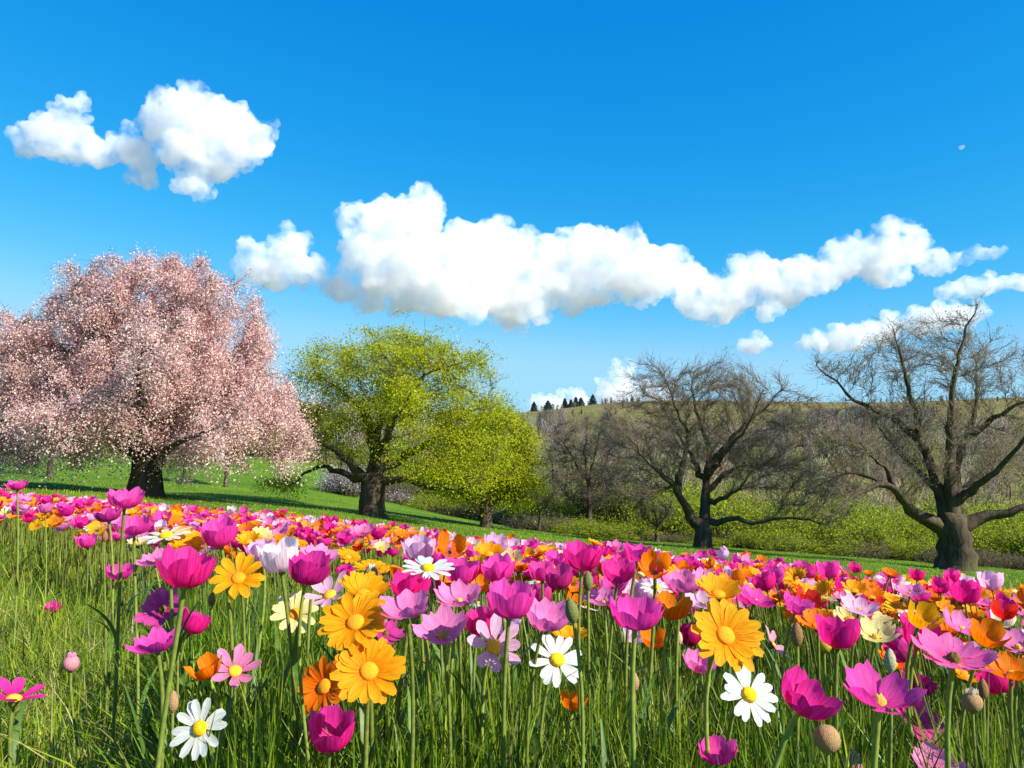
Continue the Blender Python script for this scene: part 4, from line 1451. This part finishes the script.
f_('open', 1018, 642, 40, 'pink', 14, -4, 'mauve tulip half outside the right frame edge')
f_('upward', 855, 588, 24, 'yellow', 24, 0, 'yellow daisy in the thick of the band left of the white streaked tulip')

PINKBUD, TAN, BROWN, GRN = (0.62, 0.22, 0.26), (0.36, 0.22, 0.10), (0.26, 0.13, 0.05), (0.16, 0.18, 0.05)
bud(71, 664, 14.6, PINKBUD, 'dusty pink bud on a thin stem alone in the lower grass', ball=True, tips=(0.8, 0.35, 0.5))
bud(173, 703, 11, TAN, 'tan bud beside the stems of the large pink cupped tulip', name='flower_bud')
bud(105, 537, 6, BROWN, 'dark brown bud under the mauve tulip in front of the blossom tree')
bud(212, 600, 7, BROWN, 'reddish brown bud under the golden upturned daisy')
bud(371, 574, 13, (0.30, 0.22, 0.08), 'small cream tufted bud in the grass gap', ball=True, tips=(0.9, 0.85, 0.7))
bud(426, 662, 8, BROWN, 'dull brown bud under the mauve pink tulip with brown heart')
bud(634, 683, 10, TAN, 'tan bud halfway down the stem of the great pink cup')
bud(679, 639, 7, (0.5, 0.4, 0.25), 'tiny pale bud right of the half hidden orange poppy')
bud(588, 582, 10, GRN, 'green bud hanging under the tall magenta tulip')
bud(572, 612, 13, GRN, 'green bud between the rose cup and the lilac pink tulip', side=-10)
bud(827, 740, 24, TAN, 'round tan seed head near the bottom edge', ball=True, name='seed_head', cat='seed head')
bud(972, 703, 18, TAN, 'round tan seed head under the very wide mauve bowl', ball=True, tips=(0.7, 0.55, 0.4), name='seed_head', cat='seed head')
bud(890, 662, 12, (0.40, 0.36, 0.22), 'pale bud between the deep magenta cup and the nodding mauve tulip')
bud(853, 766, 18, PINKBUD, 'dusty pink bud peeping over the bottom edge', ball=True, tips=(0.8, 0.35, 0.4))
bud(797, 636, 12, BROWN, 'brown bud left of the deep magenta cup')
bud(824, 645, 14, (0.5, 0.36, 0.03), 'yellowish round bud under the deep magenta cup', ball=True)
bud(983, 690, 10, BROWN, 'brown bud next to the round seed head under the very wide bowl')

# --- the packed flower band
near_px = np.array([[-260, 7.5], [-60, 6.2], [0, 5.6], [100, 3.6], [250, 2.8], [420, 1.9], [560, 1.45], [800, 1.3], [1024, 1.22], [1300, 1.2]])
far_px = np.array([[-260, 15.5], [-100, 14], [0, 12.5], [300, 8.6], [500, 6.9], [700, 5.9], [850, 4.9], [1024, 4.0], [1300, 3.4]])
N = 27500
dd = np.sqrt(rng.uniform(1.2 ** 2, 15 ** 2, N)); pp = rng.uniform(-260, 1560, N)
ok = (dd > np.interp(pp, *near_px.T) * (1 + rng.normal(size=N) * 0.05)) & (dd < np.interp(pp, *far_px.T) * (1 + rng.normal(size=N) * 0.025))
gap = (pp > 290) & (pp < 415) & (dd > 2.6) & (dd < 4.6) & (rng.uniform(size=N) < 0.85)
ok &= ~gap
dd, pp = dd[ok], pp[ok]
xx = (pp - 512) / F * dd
# thin to an even spacing
keep = []
cell = {}
for i in range(len(dd)):
    k = (int(xx[i] // 0.10), int(dd[i] // 0.10))
    c_ = cell.get(k, 0)
    if c_ < 3:
        cell[k] = c_ + 1
        keep.append(i)
xx, dd, pp = xx[keep], dd[keep], pp[keep]
gz = terrain(xx, dd)
hh = (0.49 - 0.012 * dd) * (1 + rng.normal(size=len(dd)) * 0.075)
hz = gz + hh
qx, qy = project(np.stack([xx, dd, hz], -1))
ok = np.ones(len(dd), bool)
for (hx, hy, hr, hd) in HAND:
    ok &= ~((dd < hd + 0.10) & (np.abs(qx - hx) < hr + 22 / dd) & (qy < hy + hr + 5) & (qy > hy - hr - 40 / dd))
    ok &= ~((np.abs(qx - hx) < hr * 0.9) & (np.abs(dd - hd) < 0.09))
xx, dd, pp, gz, hh, qx = (a[ok] for a in (xx, dd, pp, gz, hh, qx))
order = np.argsort(dd)
xx, dd, pp, gz, hh, qx = (a[order] for a in (xx, dd, pp, gz, hh, qx))
KIND = [('cup', 'magenta', 14), ('bowl', 'hot', 15), ('open', 'pink', 10), ('cup', 'light', 4), ('bowl', 'purple', 3), ('cup', 'blush', 4), ('poppy', 'red', 6), ('poppy', 'orange', 13),
        ('upward', 'orange', 14), ('daisy', 'yellow', 15), ('upward', 'yellow', 18), ('upward', 'cream', 4), ('ox', 'white', 5)]
kw = np.array([k[2] for k in KIND], float)
clump = np.array([[mnoise.noise(Vector((x * 1.6 + 9.1 * j, y * 1.6, 2.0 * j))) for j in range(len(KIND))] for x, y in zip(xx, dd)])
wts = kw[None] * np.exp(clump * 2.2)
wts /= wts.sum(1, keepdims=True)
kk = np.array([rng.choice(len(KIND), p=w) for w in wts])
WORD = {'magenta': 'deep magenta', 'hot': 'hot pink', 'pink': 'rose pink', 'light': 'pale lilac', 'purple': 'mauve', 'blush': 'creamy blush', 'red': 'scarlet', 'orange': 'orange', 'yellow': 'golden yellow', 'cream': 'pale yellow', 'white': 'white'}


def zone(px):
    return 'the blossom tree' if px < 300 else 'the two green trees' if px < 545 else 'the forked bare tree' if px < 800 else 'the great bare tree'


# shared straight stems for the copies
_s = np.linspace(0, 1, 6)
_v, _q = tubes([list(range(6))], np.stack([0.03 * np.sin(_s * 3.1), 0.02 * _s * (1 - _s), _s], -1), np.full(6, .0022), lambda r: 5)
STEM_ME = make_mesh('stem', _v, None, _q)
LEAF_ME = [(lambda vq: make_mesh('leaf', vq[0], None, vq[1]))(leaf_blade(rng.uniform(.16, .26), rng.uniform(.010, .018), rng.uniform(.2, .7), 1.6 * k)) for k in range(4)]
count = {'tulip': sum(1 for o in COL.objects if o.parent is None and o.name.startswith('tulip')), 'daisy': sum(1 for o in COL.objects if o.parent is None and o.name.startswith('daisy')), 'poppy': 0}
LIMIT = {'tulip': 295, 'daisy': 240, 'poppy': 150}
rest = []
for i in range(len(xx)):
    kind, col, _w = KIND[kk[i]]
    nm = 'poppy' if kind == 'poppy' else 'tulip' if kind in ('cup', 'bowl', 'open') else 'daisy'
    inview = -25 < qx[i] < 1049
    if not inview or count[nm] >= LIMIT[nm]:
        rest.append(i)
        continue
    count[nm] += 1
    me, wd, cz = head(kind, i % 4)
    sc = REALW[kind] * rng.uniform(0.85, 1.2) / wd
    loc = (xx[i], dd[i], gz[i] - 0.01)
    where = zone(pp[i])
    root = empty(nm, loc, f'{WORD[col]} {nm} in the nearer rows of the band below {where}', nm, f'{WORD[col]} {nm} flowers in the band below {where}')
    rot, ax = axis_rot(rng.normal(14, 14), rng.normal(0, 13), rng.uniform(0, 6.28))
    M = Matrix.Translation((0, 0, hh[i])) @ rot.to_4x4() @ Matrix.Scale(sc, 4)
    c_ = np.clip(np.array(PINK[col]) * np.exp(rng.normal(size=3) * 0.07), 0, 0.95)
    o = link_mesh('petals', me, M_PETAL, root, (*c_, 1)); o.matrix_local = M
    gc = np.array((0.13, 0.18, 0.03)) * math.exp(rng.normal() * 0.2)
    if nm == 'daisy':
        o = link_mesh('disc', DISC_OX if kind == 'ox' else DISC_BIG, M_DISC, root, (*DISC_COL[kind], 1)); o.matrix_local = M
    o = link_mesh('receptacle' if nm != 'daisy' else 'calyx', KNOT_ME if nm != 'daisy' else CALYX_ME, M_STEM, root, (*gc, 1)); o.matrix_local = M
    o = link_mesh('leaf', LEAF_ME[i % 4], M_STEM, root, (*(gc * 0.8), 1)); o.location = (0, 0, hh[i] * rng.uniform(0.05, 0.4))
    o = link_mesh('stem', STEM_ME, M_STEM, root, (*gc, 1)); o.scale = (1, 1, hh[i] - .003)

# the rest, seen only as specks: one mass
LOW = {
    'cup': petals(3, .056, .026, (88, 60, 18, 8, 6), 2, nu=2, nv=3, seed=1), 'bowl': petals(4, .054, .023, (88, 72, 38, 18, 14), 2, nu=2, nv=3, seed=2),
    'open': petals(4, .054, .022, (88, 78, 56, 40, 28), 2, nu=2, nv=3, seed=3), 'poppy': petals(4, .046, .026, (88, 62, 26, 16, 16), 1, nu=3, nv=3, seed=4),
    'upward': petals(12, .038, .0080, (70, 62, 56, 56, 62), 1, nu=1, nv=3, wrap=.2, seed=5, r0=.007), 'daisy': petals(14, .040, .0078, (72, 74, 78, 84, 92), 1, nu=1, nv=3, wrap=.15, seed=6, r0=.008),
    'ox': petals(13, .030, .0054, (84, 84, 84, 88, 94), 1, nu=1, nv=3, wrap=.1, seed=7, r0=.008)}
VV, QQ, TTN, UVV, n = [], [], [], [], 0
rest = np.array(rest)
for i in rest:
    kind, col, _w = KIND[kk[i]]
    v, q, uv = LOW[kind]
    rot, ax = axis_rot(rng.normal(14, 16), rng.normal(0, 16), rng.uniform(0, 6.28))
    w = v @ np.array(rot).T * rng.uniform(0.95, 1.35) + np.array([xx[i], dd[i], gz[i] + hh[i]])
    VV.append(w); QQ.append(q + n); n += len(w); UVV.append(uv)
    TTN.append(np.repeat(np.clip(np.array(PINK[col]) * np.exp(rng.normal(size=3) * 0.08), 0, .95)[None], len(w), 0))
pb = np.stack([xx[rest], dd[rest], gz[rest]], -1)
sv, st_, _, _ = twig_mesh(pb, np.tile([0, 0, 1.0], (len(rest), 1)), hh[rest], np.full(len(rest), .003), 0.02)
nq = sum(len(q) for q in QQ)
me = make_mesh('flowers', np.concatenate(VV + [sv]), st_ + n, np.concatenate(QQ), tint=np.concatenate(TTN + [np.tile(GREEN_STEM, (len(sv), 1))]), uv=np.concatenate(UVV + [np.zeros((len(sv), 2))]))
me.materials.append(M_PETAL_MASS); me.materials.append(M_STEM_MASS)
mi = np.zeros(len(me.polygons), np.int32); mi[nq:] = 1
me.polygons.foreach_set('material_index', mi)
tag(link_mesh('flowers', me), 'thousands of tiny pink, orange, yellow and white flowers in the far rows of the band', 'flowers', kind='stuff')

# ------------------------------------------------------------------ grass
M_GRASS = mat_tint('grass_blade', 0.35, 0.45, 0.35)


def blades(p, h, w, lean, tint):
    n = len(p)
    a = rng.uniform(0, 2 * math.pi, n)
    d = np.stack([np.cos(a), np.sin(a), np.zeros(n)], -1)
    b = rng.uniform(0, 2 * math.pi, n)
    s = np.stack([np.cos(b), np.sin(b), np.zeros(n)], -1)
    V = np.zeros((n, 7, 3))
    for k, (f, ww) in enumerate(((0, 1.0), (0.4, 0.95), (0.75, 0.65))):
        c_ = p + np.array([0, 0, 1.0]) * (h * (f - 0.3 * lean * f ** 2))[:, None] + d * (lean * h * f ** 2)[:, None]
        V[:, 2 * k] = c_ - s * (w * ww * 0.5)[:, None]
        V[:, 2 * k + 1] = c_ + s * (w * ww * 0.5)[:, None]
    V[:, 6] = p + np.array([0, 0, 1.0]) * (h * (1 - 0.3 * lean))[:, None] + d * (lean * h)[:, None]
    i = np.arange(n)[:, None] * 7
    Q = np.concatenate([i + np.array([[0, 1, 3, 2]]), i + np.array([[2, 3, 5, 4]])])
    T = i + np.array([[4, 5, 6]])
    return V.reshape(-1, 3), T, Q, np.repeat(tint, 7, axis=0)


def field(n, d0, d1, px0, px1, power=1.0):
    d = d0 + (d1 - d0) * rng.uniform(size=n) ** power
    px = rng.uniform(px0, px1, n)
    x = (px - 512) / F * d
    return np.stack([x, d, terrain(x, d) - 0.01], -1), px


def patch(p, sc, seed):
    return np.array([mnoise.noise(Vector((x * sc, y * sc, seed))) for x, y in p[:, :2]])


GT = np.array([(0.095, 0.18, 0.008), (0.175, 0.265, 0.010), (0.27, 0.33, 0.020), (0.050, 0.10, 0.008), (0.36, 0.31, 0.11)])


def grass(name, label, n, d0, d1, px0, px1, h0, h1, w, lean, wt, power=1.0, cat='grass'):
    p, px = field(n, d0, d1, px0, px1, power)
    pt = patch(p, 1.7, 4.4)
    h = rng.uniform(h0, h1, n) * (1 + 0.45 * pt)
    tx, ty = project(p + np.stack([0 * h, 0 * h, h], -1))
    for (hx, hy, hr, hd) in HAND:               # grass is trodden down before the nearest blooms
        if hd < 3:
            m = (np.abs(tx - hx) < hr + 3) & (p[:, 1] < hd) & (ty < hy + hr * 0.8)
            h[m] *= 0.25
    k = rng.choice(len(GT), size=n, p=np.array(wt) / sum(wt))
    tint = GT[k] * np.exp(rng.normal(size=(n, 1)) * 0.22) * (1 + 0.25 * patch(p, 0.9, 8.0))[:, None]
    v, t_, q, tn = blades(p, h, w * rng.uniform(0.6, 1.3, n), np.abs(rng.normal(size=n)) * lean, tint)
    tag(link_mesh(name, make_mesh(name, v, t_, q, tint=tn), M_GRASS), label, cat, kind='stuff')


grass('grass', 'tall green grass standing between the near flowers', 86000, 0.92, 3.6, 190, 1640, 0.22, 0.40, 0.0056, 0.38, (5, 5, 2.2, 3.6, .3), 1.2)
grass('grass', 'finer paler meadow grass of the open slope beside the flowers', 68000, 0.85, 6.5, -300, 330, 0.10, 0.22, 0.0040, 0.7, (2, 5, 5, 1, 1.8), 1.1)
grass('grass', 'green grass blades showing through the packed flower band', 42000, 3.2, 15, -160, 1520, 0.16, 0.30, 0.008, 0.4, (3, 5, 4, 2, .3), 1.0)
grass('grass', 'short mown looking turf of the lawn beyond the flowers', 48000, 11, 46, -140, 1300, 0.04, 0.09, 0.02, 0.5, (1, 5, 6, 0, .3), 1.0)
grass('grass', 'sparse dry straw coloured stalks bent in the grass', 900, 0.8, 4.5, -100, 1100, 0.20, 0.40, 0.0030, 0.9, (0, 0, 1, 0, 5), 1.0)
# broad strap leaves of the bulbs
p, px = field(1000, 0.95, 2.8, 170, 1150)
VV, QQ, n = [], [], 0
tx, ty = project(p)
for q0, sx_ in zip(p, tx):
    if any(abs(sx_ - hx) < hr + 8 and q0[1] < hd for (hx, hy, hr, hd) in HAND if hy > 655):
        continue                                # leaves stand beside the low blooms, not over them
    v, q = leaf_blade(rng.uniform(0.24, 0.44), rng.uniform(0.010, 0.022), rng.uniform(0.05, 0.5), rng.uniform(0, 6.28))
    VV.append(v + q0); QQ.append(q + n); n += len(v)
tag(link_mesh('foliage', make_mesh('foliage', np.concatenate(VV), None, np.concatenate(QQ), tint=vary((0.075, 0.165, 0.022), n, 0.12)), M_GRASS), 'broad strap leaves of the flowers rising through the grass', 'leaves', kind='stuff')
